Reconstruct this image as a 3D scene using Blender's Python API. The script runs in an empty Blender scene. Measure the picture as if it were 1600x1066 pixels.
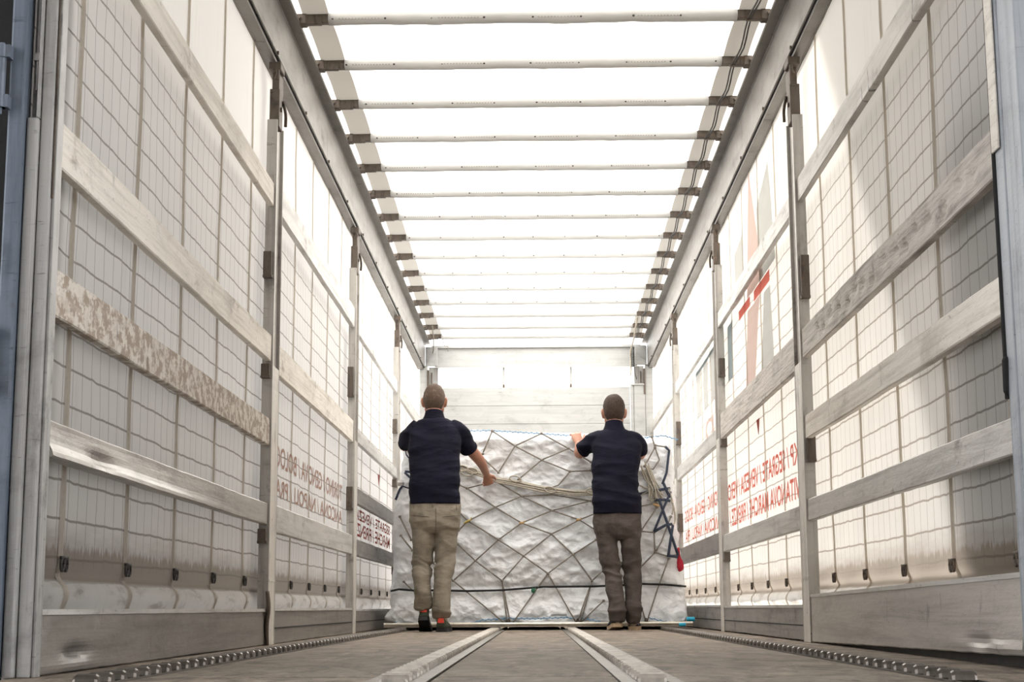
import bpy, bmesh, math, random
from mathutils import Vector, Matrix, noise
C = bpy.context.scene.collection
S = bpy.context.scene
random.seed(7)
# ------------------------------------------------------------------ camera, sky, sun, exposure
F_PX, PITCH, YAW, ROLL = 2484.0, 0.1665, 0.0151, -0.0052
CAM = Vector((-0.0015, -3.979, 0.163))
cp, sp, cy_, sy_ = math.cos(PITCH), math.sin(PITCH), math.cos(YAW), math.sin(YAW)
FW = Vector((-sy_*cp, cy_*cp, sp)); _rt = Vector((cy_, sy_, 0)); _up = _rt.cross(FW)
RT = _rt*math.cos(ROLL) + _up*math.sin(ROLL); UP = -_rt*math.sin(ROLL) + _up*math.cos(ROLL)
cam_d = bpy.data.cameras.new('camera'); cam = bpy.data.objects.new('camera', cam_d); C.objects.link(cam)
cam_d.sensor_fit = 'HORIZONTAL'; cam_d.sensor_width = 36.0; cam_d.lens = F_PX/1600*36.0
cam_d.clip_start = 0.05; cam_d.clip_end = 300
cam.matrix_world = Matrix(((RT.x, UP.x, -FW.x, CAM.x), (RT.y, UP.y, -FW.y, CAM.y), (RT.z, UP.z, -FW.z, CAM.z), (0, 0, 0, 1)))
S.camera = cam

def at(px, py, Y):
    """point of the picture's line of sight at depth Y of the trailer (measuring aid)"""
    d = FW + RT*((px-800)/F_PX) + UP*((533-py)/F_PX)
    return CAM + d*((Y-CAM.y)/d.y)

world = bpy.data.worlds.new('overcast_sky'); S.world = world; world.use_nodes = True
bg = world.node_tree.nodes['Background']; bg.inputs[0].default_value = (0.975, 0.985, 1.0, 1); bg.inputs[1].default_value = 2.0
sun_d = bpy.data.lights.new('sun', 'SUN'); sun = bpy.data.objects.new('sun', sun_d); C.objects.link(sun)
sun_d.energy = 8.0; sun_d.angle = 0.03; sun_d.color = (1.0, 0.955, 0.905)
sun.rotation_euler = Vector((-0.42, -0.84, -1.0)).to_track_quat('-Z', 'Y').to_euler(); sun.location = (12, 14, 16)
S.view_settings.view_transform = 'Standard'; S.view_settings.look = 'None'
S.view_settings.exposure = 1.40; S.view_settings.gamma = 1.0; S.view_settings.use_curve_mapping = False
S.cycles.max_bounces = 10; S.cycles.diffuse_bounces = 6; S.cycles.transmission_bounces = 6
S.cycles.sample_clamp_indirect = 6.0; S.cycles.caustics_reflective = False; S.cycles.caustics_refractive = False

# ------------------------------------------------------------------ materials
class NT:
    def __init__(s, name):
        s.m = bpy.data.materials.new(name); s.m.use_nodes = True; s.t = s.m.node_tree; s.t.nodes.clear()
        s.out = s.n('ShaderNodeOutputMaterial')
    def n(s, ty, **kw):
        o = s.t.nodes.new(ty)
        for k, v in kw.items(): setattr(o, k, v)
        return o
    def l(s, a, b): s.t.links.new(a, b)
    def put(s, inp, v):
        if isinstance(v, bpy.types.NodeSocket): s.l(v, inp)
        elif isinstance(v, (tuple, list)) and len(v) == 3 and inp.type == 'RGBA': inp.default_value = (*v, 1)
        else: inp.default_value = v
    def math(s, op, a, b=0.0, c=0.0):
        o = s.n('ShaderNodeMath', operation=op)
        s.put(o.inputs[0], a); s.put(o.inputs[1], b); s.put(o.inputs[2], c)
        return o.outputs[0]
    def pos(s):
        if not hasattr(s, '_p'): s._p = s.n('ShaderNodeNewGeometry').outputs['Position']
        return s._p
    def objco(s): return s.n('ShaderNodeTexCoord').outputs['Object']
    def xyz(s):
        o = s.n('ShaderNodeSeparateXYZ'); s.l(s.pos(), o.inputs[0]); return o.outputs
    def noise(s, scale=(1, 1, 1), detail=5, rough=0.55, co=None, dist=0.0):
        mp = s.n('ShaderNodeMapping'); s.l(co or s.pos(), mp.inputs[0]); mp.inputs['Scale'].default_value = scale
        o = s.n('ShaderNodeTexNoise'); s.l(mp.outputs[0], o.inputs['Vector'])
        o.inputs['Scale'].default_value = 1.0; o.inputs['Detail'].default_value = detail; o.inputs['Roughness'].default_value = rough
        o.inputs['Distortion'].default_value = dist
        return o.outputs[0]
    def ramp(s, v, stops):
        o = s.n('ShaderNodeValToRGB'); s.l(v, o.inputs[0]); e = o.color_ramp.elements
        while len(e) < len(stops): e.new(0.5)
        for k, (p, c) in enumerate(stops):
            e[k].position = p; e[k].color = (*c, 1) if isinstance(c, (tuple, list)) else (c, c, c, 1)
        return o.outputs[0]
    def mix(s, f, a, b):
        o = s.n('ShaderNodeMix', data_type='RGBA'); s.put(o.inputs[0], f); s.put(o.inputs[6], a); s.put(o.inputs[7], b)
        return o.outputs[2]
    def smooth(s, v, a, b, lo=0.0, hi=1.0):
        o = s.n('ShaderNodeMapRange', interpolation_type='SMOOTHSTEP')
        s.put(o.inputs[0], v); s.put(o.inputs[1], a); s.put(o.inputs[2], b); s.put(o.inputs[3], lo); s.put(o.inputs[4], hi)
        return o.outputs[0]
    def bump(s, h, strength=0.3, dist=0.01):
        o = s.n('ShaderNodeBump'); s.l(h, o.inputs['Height']); o.inputs['Strength'].default_value = strength; o.inputs['Distance'].default_value = dist
        return o.outputs[0]
    def bsdf(s, col, rough=0.6, metal=0.0, normal=None, spec=0.4):
        o = s.n('ShaderNodeBsdfPrincipled'); s.put(o.inputs['Base Color'], col); s.put(o.inputs['Roughness'], rough)
        s.put(o.inputs['Metallic'], metal); s.put(o.inputs['Specular IOR Level'], spec)
        if normal: s.l(normal, o.inputs['Normal'])
        return o.outputs[0]
    def sheet(s, col, trans, amount, normal=None):
        """thin cloth that lets light through"""
        d = s.n('ShaderNodeBsdfDiffuse'); s.put(d.inputs[0], col)
        t = s.n('ShaderNodeBsdfTranslucent'); s.put(t.inputs[0], trans)
        if normal: s.l(normal, d.inputs['Normal'])
        o = s.n('ShaderNodeMixShader'); s.put(o.inputs[0], amount); s.l(d.outputs[0], o.inputs[1]); s.l(t.outputs[0], o.inputs[2])
        return o.outputs[0]
    def done(s, sh): s.l(sh, s.out.inputs[0]); return s.m

def plain(name, col, rough=0.6, metal=0.0, var=0.25, scale=12, bump=0.15, spec=0.4, use_obj=False):
    n = NT(name); co = n.objco() if use_obj else None
    v = n.noise((scale,)*3, 6, 0.6, co)
    c = n.ramp(v, [(0.25, tuple(x*(1-var) for x in col)), (0.75, tuple(min(1, x*(1+var)) for x in col))])
    v2 = n.noise((scale*6,)*3, 4, 0.6, co)
    return n.done(n.bsdf(c, rough, metal, n.bump(v2, bump, 0.004), spec))

def worn(name, light, dark, grime, along=(1, 1.2, 30), patch=(6, 5, 10), metal=0.15, rough=0.5, lo=0.35, hi=0.72, bump=0.35, stain=0.35):
    """weathered plank or painted metal: streaks along its length, patches, scuffs"""
    n = NT(name)
    st = n.noise(along, 6, 0.62, dist=0.4)
    c = n.ramp(st, [(0.28, dark), (0.5, light), (0.8, tuple(min(1, x*1.12) for x in light))])
    p = n.noise(patch, 8, 0.68)
    c = n.mix(n.smooth(p, lo+0.2, hi+0.05), c, grime)
    big = n.noise((3, 1.6, 4), 5, 0.7, dist=0.5)
    c = n.mix(n.smooth(big, 0.5, 0.75, 0, 0.5), c, tuple(x*0.62 for x in dark))
    c = n.mix(n.smooth(big, 0.42, 0.25, 0, 0.35), c, tuple(min(1, x*1.35) for x in light))
    smut = n.noise((4, 13, 4.5), 3, 0.6)
    c = n.mix(n.smooth(smut, 0.66, 0.72, 0, stain), c, (0.035, 0.03, 0.027))
    sc = n.noise((9, 22, 60), 3, 0.7)
    c = n.mix(n.smooth(sc, 0.63, 0.74, 0, 0.6), c, tuple(x*0.45 for x in dark))
    r = n.math('MULTIPLY_ADD', p, 0.35, rough-0.18)
    return n.done(n.bsdf(c, r, metal, n.bump(n.math('ADD', st, n.math('MULTIPLY', sc, 0.6)), bump, 0.006), 0.4))

def curtain_material(name, base, trans, amount, dirt):
    n = NT(name); X, Y, Z = n.xyz()
    wob = n.noise((1.0, 5.0, 2.0), 4, 0.6)
    zz = n.math('MULTIPLY_ADD', wob, 0.022, Z)
    fz = n.math('ABSOLUTE', n.math('SUBTRACT', n.math('FRACT', n.math('MULTIPLY', zz, 9.45)), 0.5))
    hl = n.smooth(fz, 0.452, 0.482)
    wob2 = n.noise((1.0, 2.0, 3.0), 2, 0.5)
    yy = n.math('MULTIPLY_ADD', wob2, 0.020, Y)
    fy = n.math('ABSOLUTE', n.math('SUBTRACT', n.math('FRACT', n.math('MULTIPLY', yy, 10.29)), 0.5))
    vl = n.math('MULTIPLY', n.smooth(fy, 0.464, 0.484), 0.85)
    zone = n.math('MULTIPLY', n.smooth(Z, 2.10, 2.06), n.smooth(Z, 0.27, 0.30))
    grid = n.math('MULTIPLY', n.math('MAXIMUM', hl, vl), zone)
    blot = n.noise((1, 1.3, 1.0), 6, 0.6)
    fine = n.noise((1, 2.5, 14.0), 6, 0.7)
    c = n.mix(n.smooth(blot, 0.35, 0.75, 0, 0.55), base, tuple(x*0.80 for x in base))
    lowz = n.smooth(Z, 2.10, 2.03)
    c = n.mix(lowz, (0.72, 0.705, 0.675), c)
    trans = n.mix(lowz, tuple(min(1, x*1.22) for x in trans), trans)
    # grime along the hem
    low = n.smooth(n.math('MULTIPLY_ADD', fine, 0.16, Z), 0.52, 0.34, 0, 0.75)
    low = n.math('MULTIPLY', low, n.smooth(Z, 0.235, 0.262))
    drip = n.noise((1, 40.0, 2.0), 4, 0.7)
    low = n.math('MAXIMUM', low, n.math('MULTIPLY', n.smooth(n.math('MULTIPLY_ADD', drip, 0.10, Z), 0.41, 0.375, 0, 0.85), n.smooth(Z, 0.238, 0.25)))
    val = n.noise((1, 5, 18), 5, 0.65)
    low = n.math('MAXIMUM', low, n.math('MULTIPLY', n.smooth(val, 0.48, 0.72, 0, 0.6), n.smooth(Z, 0.25, 0.235)))
    c = n.mix(low, c, dirt)
    low = n.math('MAXIMUM', low, n.math('MULTIPLY', n.smooth(Z, 0.304, 0.300, 0, 0.72), n.smooth(Z, 0.246, 0.250)))
    low = n.math('MAXIMUM', low, n.math('MULTIPLY', n.smooth(n.math('ABSOLUTE', n.math('SUBTRACT', zz, 0.255)), 0.007, 0.003), 0.95))
    streak = n.noise((1, 16.0, 1.3), 5, 0.65)
    c = n.mix(n.smooth(streak, 0.55, 0.8, 0, 0.35), c, dirt)
    c = n.mix(n.math('MULTIPLY', grid, 0.62), c, (0.085, 0.068, 0.052))
    dk = n.math('MAXIMUM', n.math('MULTIPLY', grid, 0.62), n.math('MULTIPLY', low, 0.75))
    tr = n.mix(dk, trans, (0.10, 0.07, 0.045))
    nrm = n.bump(n.math('MULTIPLY_ADD', grid, 1.5, n.noise((3, 5, 4), 4, 0.6)), 0.25, 0.008)
    return n.done(n.sheet(c, tr, amount, nrm))

M = {}
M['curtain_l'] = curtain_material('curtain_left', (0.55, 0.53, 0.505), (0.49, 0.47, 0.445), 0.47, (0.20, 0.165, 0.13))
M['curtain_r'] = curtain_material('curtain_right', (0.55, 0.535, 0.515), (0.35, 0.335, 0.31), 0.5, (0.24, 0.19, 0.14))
M['alu'] = worn('worn_aluminium', (0.54, 0.525, 0.50), (0.34, 0.325, 0.305), (0.20, 0.18, 0.16))
M['alu_stained'] = worn('stained_aluminium', (0.47, 0.445, 0.41), (0.29, 0.27, 0.245), (0.20, 0.18, 0.16), stain=0.95)
M['alu_shiny'] = worn('scuffed_metal', (0.42, 0.40, 0.37), (0.26, 0.24, 0.22), (0.22, 0.20, 0.18), metal=0.45, rough=0.42)
M['alu_dark'] = worn('dirty_aluminium', (0.27, 0.255, 0.24), (0.15, 0.14, 0.13), (0.09, 0.08, 0.075))
M['drop_dull'] = worn('dull_dropside', (0.235, 0.215, 0.195), (0.14, 0.128, 0.115), (0.33, 0.305, 0.28), along=(1, 0.8, 22), metal=0.2, rough=0.5)
M['drop'] = worn('dropside_aluminium', (0.47, 0.44, 0.41), (0.31, 0.29, 0.265), (0.50, 0.47, 0.44), along=(1, 0.8, 22), metal=0.25, rough=0.45)
M['wood'] = worn('weathered_wood', (0.52, 0.485, 0.445), (0.20, 0.18, 0.16), (0.13, 0.11, 0.095), along=(1, 2.2, 55), metal=0.0, rough=0.7, bump=0.7)
M['wood_pale'] = worn('pale_wood', (0.74, 0.70, 0.635), (0.54, 0.49, 0.43), (0.34, 0.29, 0.245), along=(1, 1.4, 45), metal=0.0, rough=0.65, bump=0.5)
M['peeling'] = worn('peeling_paint', (0.60, 0.56, 0.50), (0.42, 0.36, 0.30), (0.33, 0.265, 0.21), along=(9, 14, 18), patch=(12, 16, 22), metal=0.0, rough=0.7, lo=0.25, hi=0.5)
M['post'] = worn('galvanised_post', (0.46, 0.44, 0.41), (0.27, 0.25, 0.235), (0.15, 0.13, 0.115), along=(25, 25, 1.2), patch=(9, 9, 5))
M['post_pale'] = worn('pale_post_face', (0.66, 0.63, 0.58), (0.42, 0.39, 0.35), (0.22, 0.19, 0.16), along=(25, 25, 1.0), patch=(9, 9, 4))
M['rust'] = worn('rusty_steel', (0.13, 0.105, 0.085), (0.05, 0.042, 0.038), (0.20, 0.12, 0.075), along=(30, 30, 9), patch=(25, 25, 25), metal=0.3, rough=0.6)
M['rail'] = worn('rail_aluminium', (0.215, 0.202, 0.185), (0.15, 0.138, 0.125), (0.11, 0.098, 0.087), along=(1, 0.9, 14), patch=(4, 3.5, 6), metal=0.3)
M['corner'] = worn('corner_paint', (0.40, 0.395, 0.385), (0.20, 0.195, 0.19), (0.09, 0.08, 0.073), along=(24, 24, 1.2), patch=(7, 7, 4))
M['corner_blue'] = worn('pale_blue_paint', (0.36, 0.39, 0.43), (0.23, 0.25, 0.285), (0.13, 0.125, 0.125), along=(24, 24, 1.2), patch=(7, 7, 4))
M['bluegrey'] = worn('blue_grey_paint', (0.14, 0.168, 0.215), (0.08, 0.098, 0.13), (0.09, 0.08, 0.08), along=(24, 24, 1.2), patch=(7, 7, 5))
M['white'] = worn('white_paint', (0.46, 0.462, 0.455), (0.40, 0.40, 0.39), (0.36, 0.35, 0.33), along=(1.5, 1.5, 30), patch=(3, 3, 6), metal=0, rough=0.5, lo=0.5, hi=0.8, bump=0.15, stain=0.05)
M['steel'] = plain('steel', (0.42, 0.40, 0.38), 0.35, 0.8, 0.3, 20)
M['roller'] = plain('roller_steel', (0.40, 0.365, 0.32), 0.5, 0.25, 0.4, 25)
M['roller_dark'] = plain('dirty_roller', (0.13, 0.115, 0.10), 0.35, 0.7, 0.4, 30)
M['track'] = plain('track_steel', (0.16, 0.145, 0.125), 0.5, 0.6, 0.35, 14)
M['dark'] = plain('dark_steel', (0.045, 0.042, 0.040), 0.6, 0.4, 0.3, 20)
M['bow'] = worn('dark_bow', (0.13, 0.115, 0.10), (0.06, 0.052, 0.046), (0.19, 0.15, 0.12), along=(3, 30, 30), patch=(20, 20, 20), metal=0.3)
M['strap'] = None
n = NT('webbing'); M['strap'] = n.done(n.sheet(n.ramp(n.noise((5, 60, 60), 3), [(0.3, (0.36, 0.33, 0.29)), (0.7, (0.52, 0.48, 0.43))]), (0.62, 0.56, 0.47), 0.5))
n = NT('sleeve_tarp'); M['sleeve'] = n.done(n.sheet((0.78, 0.775, 0.76), (0.68, 0.67, 0.655), 0.55, n.bump(n.noise((3, 14, 14), 4), 0.3, 0.01)))
# roof tarpaulin, doubled along both edges where it carries the bow runners
n = NT('roof_tarp'); X, Y, Z = n.xyz()
edge = n.math('MULTIPLY', n.smooth(n.math('ABSOLUTE', X), 1.034, 1.040), n.smooth(n.math('ABSOLUTE', X), 1.174, 1.170))
M['roof'] = n.done(n.sheet(n.mix(edge, (0.83, 0.82, 0.79), (0.46, 0.44, 0.405)), n.mix(edge, (0.88, 0.87, 0.84), (0.13, 0.122, 0.108)), n.math('MULTIPLY_ADD', edge, -0.25, 0.62)))
n = NT('slot_film'); M['pane'] = n.done(n.sheet((0.85, 0.85, 0.84), (0.9, 0.9, 0.89), 0.75))
# plywood deck
n = NT('deck_plywood'); X, Y, Z = n.xyz()
a = n.noise((9, 3.4, 1), 9, 0.75, dist=0.8); b = n.noise((2.2, 0.8, 1), 6, 0.65); c3 = n.noise((16, 7, 1), 6, 0.8)
c = n.ramp(a, [(0.33, (0.045, 0.035, 0.027)), (0.5, (0.21, 0.168, 0.13)), (0.68, (0.40, 0.33, 0.26))])
c = n.mix(n.smooth(b, 0.42, 0.70, 0, 0.6), c, (0.19, 0.165, 0.14))
c = n.mix(n.smooth(c3, 0.56, 0.68, 0, 0.85), c, (0.022, 0.02, 0.016))
M['deck'] = n.done(n.bsdf(c, n.math('MULTIPLY_ADD', a, 0.3, 0.55), 0.0, n.bump(n.math('ADD', a, c3), 0.6, 0.006), 0.25))
M['ground'] = plain('yard_concrete', (0.42, 0.40, 0.37), 0.9, 0, 0.2, 2)
M['black'] = plain('black_rubber', (0.012, 0.012, 0.013), 0.75, 0, 0.3, 20)
M['canopy'] = plain('canopy_steel', (0.45, 0.45, 0.45), 0.7, 0, 0.1, 3)
def ink(name, col, tr, amt=0.5):
    k = NT(name); return k.done(k.sheet(col, tr, amt))
M['red'] = ink('red_print', (0.66, 0.20, 0.16), (0.74, 0.22, 0.18)); M['red_old'] = ink('faded_red_print', (0.43, 0.31, 0.265), (0.46, 0.31, 0.26))
M['red_pale'] = ink('pale_red_print', (0.64, 0.52, 0.48), (0.66, 0.52, 0.48)); M['grey_pale'] = ink('pale_grey_print', (0.56, 0.565, 0.55), (0.57, 0.58, 0.56))
M['red_dark'] = ink('dark_red_print', (0.30, 0.10, 0.09), (0.34, 0.10, 0.08)); M['teal'] = ink('slate_print', (0.30, 0.34, 0.36), (0.30, 0.36, 0.38))
# cargo
n = NT('woven_cover'); co = n.pos()
w1 = n.noise((7, 7, 10), 4, 0.5, dist=1.5); w2 = n.noise((30, 30, 38), 3, 0.5, dist=0.8)
mp = n.n('ShaderNodeMapping'); n.l(n.pos(), mp.inputs[0]); mp.inputs['Scale'].default_value = (1, 1, 1.3)
ds = n.n('ShaderNodeTexNoise'); n.l(mp.outputs[0], ds.inputs['Vector']); ds.inputs['Scale'].default_value = 5.0
ad = n.n('ShaderNodeVectorMath', operation='MULTIPLY_ADD'); n.l(ds.outputs['Color'], ad.inputs[0]); ad.inputs[1].default_value = (0.22, 0.22, 0.22); n.l(mp.outputs[0], ad.inputs[2])
vs = []
for sc_ in (5.5, 12.0):
    vo = n.n('ShaderNodeTexVoronoi'); n.l(ad.outputs[0], vo.inputs['Vector']); vo.inputs['Scale'].default_value = sc_; vs.append(vo.outputs['Distance'])
w1 = n.math('ADD', n.math('MULTIPLY', vs[0], 1.3), n.math('MULTIPLY_ADD', vs[1], 0.55, n.math('MULTIPLY', w1, 0.6)))
tint = n.ramp(n.noise((1.3, 1.3, 1.6), 4), [(0.3, (0.80, 0.83, 0.87)), (0.7, (0.88, 0.885, 0.89))])
M['cover'] = n.done(n.bsdf(tint, 0.42, 0.0, n.bump(n.math('ADD', w1, n.math('MULTIPLY', w2, 0.12)), 0.55, 0.03), 0.4))
M['rope'] = plain('grey_rope', (0.27, 0.245, 0.21), 0.9, 0, 0.35, 60, 0.6); M['rope_pale'] = plain('pale_rope', (0.48, 0.44, 0.37), 0.9, 0, 0.3, 60, 0.6)
M['blue_strap'] = plain('blue_strap', (0.045, 0.058, 0.092), 0.8, 0, 0.25, 50); M['blue_hem'] = plain('blue_stitching', (0.16, 0.36, 0.58), 0.7, 0, 0.2, 60)
M['seam'] = plain('seam_thread', (0.09, 0.075, 0.062), 0.9)
M['stitch'] = plain('grey_stitching', (0.30, 0.28, 0.25), 0.9)
M['tan'] = plain('tan_leather', (0.55, 0.36, 0.16), 0.6, 0, 0.2, 60); M['yellow'] = plain('brass_hook', (0.52, 0.42, 0.13), 0.4, 0.6, 0.2, 60)
M['green'] = plain('green_tag', (0.03, 0.16, 0.08), 0.5, 0, 0.2, 60); M['cyan'] = plain('cyan_tape', (0.02, 0.42, 0.66), 0.4, 0, 0.1, 60)
M['crimson'] = plain('crimson_strap', (0.45, 0.012, 0.03), 0.6, 0, 0.2, 60); M['blackstrap'] = plain('black_band', (0.01, 0.01, 0.011), 0.6, 0, 0.2, 60)
M['rim'] = plain('pallet_rim', (0.62, 0.57, 0.49), 0.35, 0.7, 0.25, 14); M['paper'] = plain('white_paper', (0.8, 0.8, 0.78), 0.8, 0, 0.03, 20)
# people
def cloth(name, col, scale=260, var=0.22, bump=0.35):
    k = NT(name); big = k.noise((9, 9, 9), 4, 0.6); fine = k.noise((scale,)*3, 2, 0.6)
    c = k.ramp(big, [(0.3, tuple(x*(1-var) for x in col)), (0.7, tuple(x*(1+var) for x in col))])
    fold = k.noise((10, 10, 26), 4, 0.55, dist=1.0)
    return k.done(k.bsdf(c, 0.88, 0, k.bump(k.math('MULTIPLY_ADD', fine, 0.15, fold), bump, 0.02), 0.2))
M['navy'] = cloth('navy_cotton', (0.0040, 0.0040, 0.0125)); M['khaki'] = cloth('khaki_cotton', (0.25, 0.218, 0.172)); M['greycloth'] = cloth('grey_cotton', (0.092, 0.076, 0.069))
M['skin'] = plain('skin', (0.44, 0.215, 0.142), 0.5, 0, 0.12, 18, 0.1); M['skin2'] = plain('skin_fair', (0.47, 0.24, 0.168), 0.5, 0, 0.12, 18, 0.1)
def hairmat(name, a, b, crown=None):
    k = NT(name); co = k.objco(); v = k.noise((160, 160, 60), 4, 0.7, co)
    c = k.ramp(v, [(0.3, a), (0.7, b)])
    if crown:
        c = k.mix(k.smooth(k.noise((22, 22, 22), 3, 0.6, co), 0.55, 0.68, 0, 0.45), c, crown)
    return k.done(k.bsdf(c, 0.75, 0, k.bump(v, 0.8, 0.004), 0.25))
M['hair'] = hairmat('brown_hair_cropped', (0.055, 0.036, 0.026), (0.13, 0.088, 0.062), (0.22, 0.14, 0.10)); M['hair2'] = hairmat('dark_brown_hair', (0.022, 0.015, 0.012), (0.07, 0.046, 0.033))
M['shoe_green'] = plain('green_suede', (0.045, 0.055, 0.036), 0.8, 0, 0.2, 60); M['shoe_navy'] = plain('navy_suede', (0.025, 0.03, 0.05), 0.8, 0, 0.2, 60)
M['sole_dark'] = plain('dark_sole', (0.012, 0.012, 0.013), 0.6, 0, 0.2, 60); M['sole_tan'] = plain('tan_sole', (0.50, 0.37, 0.24), 0.6, 0, 0.2, 60)
M['coral'] = plain('coral_heel', (0.75, 0.075, 0.05), 0.6, 0, 0.1, 60); M['sock'] = plain('grey_sock', (0.42, 0.38, 0.32), 0.9, 0, 0.15, 60)
M['eye'] = plain('eye_white', (0.75, 0.73, 0.7), 0.2, 0, 0.02, 5, 0.0)

# ------------------------------------------------------------------ mesh helpers
def cr(pts, k=4):
    """Catmull-Rom through the points"""
    P = [Vector(p) for p in pts]
    if len(P) < 3: return P
    Q = [2*P[0]-P[1]] + P + [2*P[-1]-P[-2]]; out = []
    for i in range(1, len(Q)-2):
        a, b, c, d = Q[i-1:i+3]
        for j in range(k):
            t = j/k
            out.append(0.5*((2*b) + (c-a)*t + (2*a-5*b+4*c-d)*t*t + (3*b-a-3*c+d)*t**3))
    return out + [P[-1]]
def lerp_list(v, n):
    out = []
    for i in range(n):
        t = i/(n-1)*(len(v)-1); a = min(int(t), len(v)-2); f = t-a
        if isinstance(v[0], (tuple, list)): out.append(tuple(v[a][j]*(1-f)+v[a+1][j]*f for j in range(len(v[0]))))
        else: out.append(v[a]*(1-f)+v[a+1]*f)
    return out
class MB:
    def __init__(s): s.b = bmesh.new()
    def box(s, x0, x1, y0, y1, z0, z1, bev=0.0, rot=None, piv=None):
        vs = [s.b.verts.new((x, y, z)) for x in (x0, x1) for y in (y0, y1) for z in (z0, z1)]
        fs = [s.b.faces.new([vs[i] for i in q]) for q in ((0, 1, 3, 2), (4, 6, 7, 5), (0, 4, 5, 1), (2, 3, 7, 6), (0, 2, 6, 4), (1, 5, 7, 3))]
        if bev:
            r = bmesh.ops.bevel(s.b, geom=list({e for f in fs for e in f.edges}), offset=bev, segments=2, affect='EDGES', profile=0.5)
            vs = list({v for f in r['faces'] for v in f.verts} | {v for v in vs if v.is_valid})
        if rot is not None:
            p = Vector(piv) if piv else Vector(((x0+x1)/2, (y0+y1)/2, (z0+z1)/2))
            for v in vs: v.co = p + rot @ (v.co-p)
        return s
    def rings(s, rings, cap=True, closed=True):
        R = [[s.b.verts.new(p) for p in r] for r in rings]; n = len(R[0])
        for a, b in zip(R, R[1:]):
            for i in range(n if closed else n-1):
                j = (i+1) % n; s.b.faces.new((a[i], a[j], b[j], b[i]))
        if cap and closed:
            for r, fl in ((R[0], True), (R[-1], False)):
                c = s.b.verts.new(sum((v.co for v in r), Vector())/n)
                for i in range(n):
                    j = (i+1) % n
                    s.b.faces.new((r[j], r[i], c) if fl else (r[i], r[j], c))
        return s
    def tube(s, pts, r, seg=8, sub=1, flat=None, rnd=False, ref=None):
        """round (or flattened) sweep; r one radius or a list"""
        P = cr(pts, sub) if sub > 1 else [Vector(p) for p in pts]
        n = len(P); rr = lerp_list(r, n) if isinstance(r, (list, tuple)) else [r]*n
        T = [(P[min(i+1, n-1)]-P[max(i-1, 0)]).normalized() for i in range(n)]
        u = ref or (Vector((0, 0, 1)) if abs(T[0].z) < 0.9 else Vector((1, 0, 0)))
        rg = []
        for i in range(n):
            u = (u - T[i]*u.dot(T[i])).normalized(); v = T[i].cross(u)
            e = rr[i] if isinstance(rr[i], tuple) else (rr[i], rr[i]*(flat or 1))
            rg.append([P[i] + u*(math.cos(k*2*math.pi/seg)*e[0]) + v*(math.sin(k*2*math.pi/seg)*e[1]) for k in range(seg)])
        if rnd:
            def sc(ring, c, f, off): return [c + (p-c)*f + off for p in ring]
            e0 = rr[0][1] if isinstance(rr[0], tuple) else rr[0]; e1 = rr[-1][1] if isinstance(rr[-1], tuple) else rr[-1]
            rg = [sc(rg[0], P[0], 0.45, -T[0]*e0*0.85), sc(rg[0], P[0], 0.8, -T[0]*e0*0.5)] + rg + [sc(rg[-1], P[-1], 0.8, T[-1]*e1*0.5), sc(rg[-1], P[-1], 0.45, T[-1]*e1*0.85)]
        return s.rings(rg)
    def ball(s, c, r, seg=14):
        r = r if isinstance(r, (tuple, list)) else (r, r, r); rg = []
        for i in range(1, seg//2+1):
            t = math.pi*i/(seg//2+1)
            rg.append([(c[0]+r[0]*math.sin(t)*math.cos(k*2*math.pi/seg), c[1]+r[1]*math.sin(t)*math.sin(k*2*math.pi/seg), c[2]-r[2]*math.cos(t)) for k in range(seg)])
        return s.rings(rg)
    def grid(s, fn, nu, nv):
        V = [[s.b.verts.new(fn(i/nu, j/nv)) for j in range(nv+1)] for i in range(nu+1)]
        for i in range(nu):
            for j in range(nv): s.b.faces.new((V[i][j], V[i+1][j], V[i+1][j+1], V[i][j+1]))
        return s
    def build(s, name, m, parent=None, smooth=False, normals=True, **props):
        if normals: bmesh.ops.recalc_face_normals(s.b, faces=s.b.faces)
        me = bpy.data.meshes.new(name); s.b.to_mesh(me); s.b.free(); me.materials.append(m)
        if smooth: me.shade_smooth()
        return link(name, me, parent, **props)
def link(name, me, parent=None, **props):
    o = bpy.data.objects.new(name, me); C.objects.link(o)
    if parent:
        o.parent = parent; o.location = -Vector(parent.location) if not parent.parent else (0, 0, 0)
    for k, v in props.items(): o[k] = v
    return o
def thing(name, label, cat, loc=(0, 0, 0), group=None):
    o = bpy.data.objects.new(name, None); C.objects.link(o); o.location = loc; o.empty_display_size = 0.1
    o['label'] = label; o['category'] = cat
    if group: o['group'] = group
    return o
def tag(o, label, cat, group=None):
    o['label'] = label; o['category'] = cat
    if group: o['group'] = group
    return o
def struct(o): o['kind'] = 'structure'; return o
def bake(o, voxel=None, smooth=0, disp=None):
    """voxel-join the lofted pieces of one mesh and freeze the result"""
    if voxel:
        r = o.modifiers.new('r', 'REMESH'); r.mode = 'VOXEL'; r.voxel_size = voxel; r.use_smooth_shade = True
    if smooth:
        k = o.modifiers.new('s', 'SMOOTH'); k.iterations = smooth; k.factor = 0.5
    dg = bpy.context.evaluated_depsgraph_get(); dg.update()
    me = bpy.data.meshes.new_from_object(o.evaluated_get(dg)); o.modifiers.clear()
    old = o.data; mats = list(old.materials); o.data = me; bpy.data.meshes.remove(old)
    if not me.materials:
        for m in mats: me.materials.append(m)
    if disp:
        ns = [v.normal.copy() for v in me.vertices]
        for v, nn in zip(me.vertices, ns): v.co += nn*disp(v.co, nn)
        me.update()
    me.shade_smooth()
    return o
def nz(x, y, z): return noise.noise(Vector((x, y, z)))
def ridge(x, y, z): return 1-2*abs(noise.noise(Vector((x, y, z))))
def sst(a, b, t):
    t = max(0.0, min(1.0, (t-a)/(b-a))); return t*t*(3-2*t)

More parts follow.
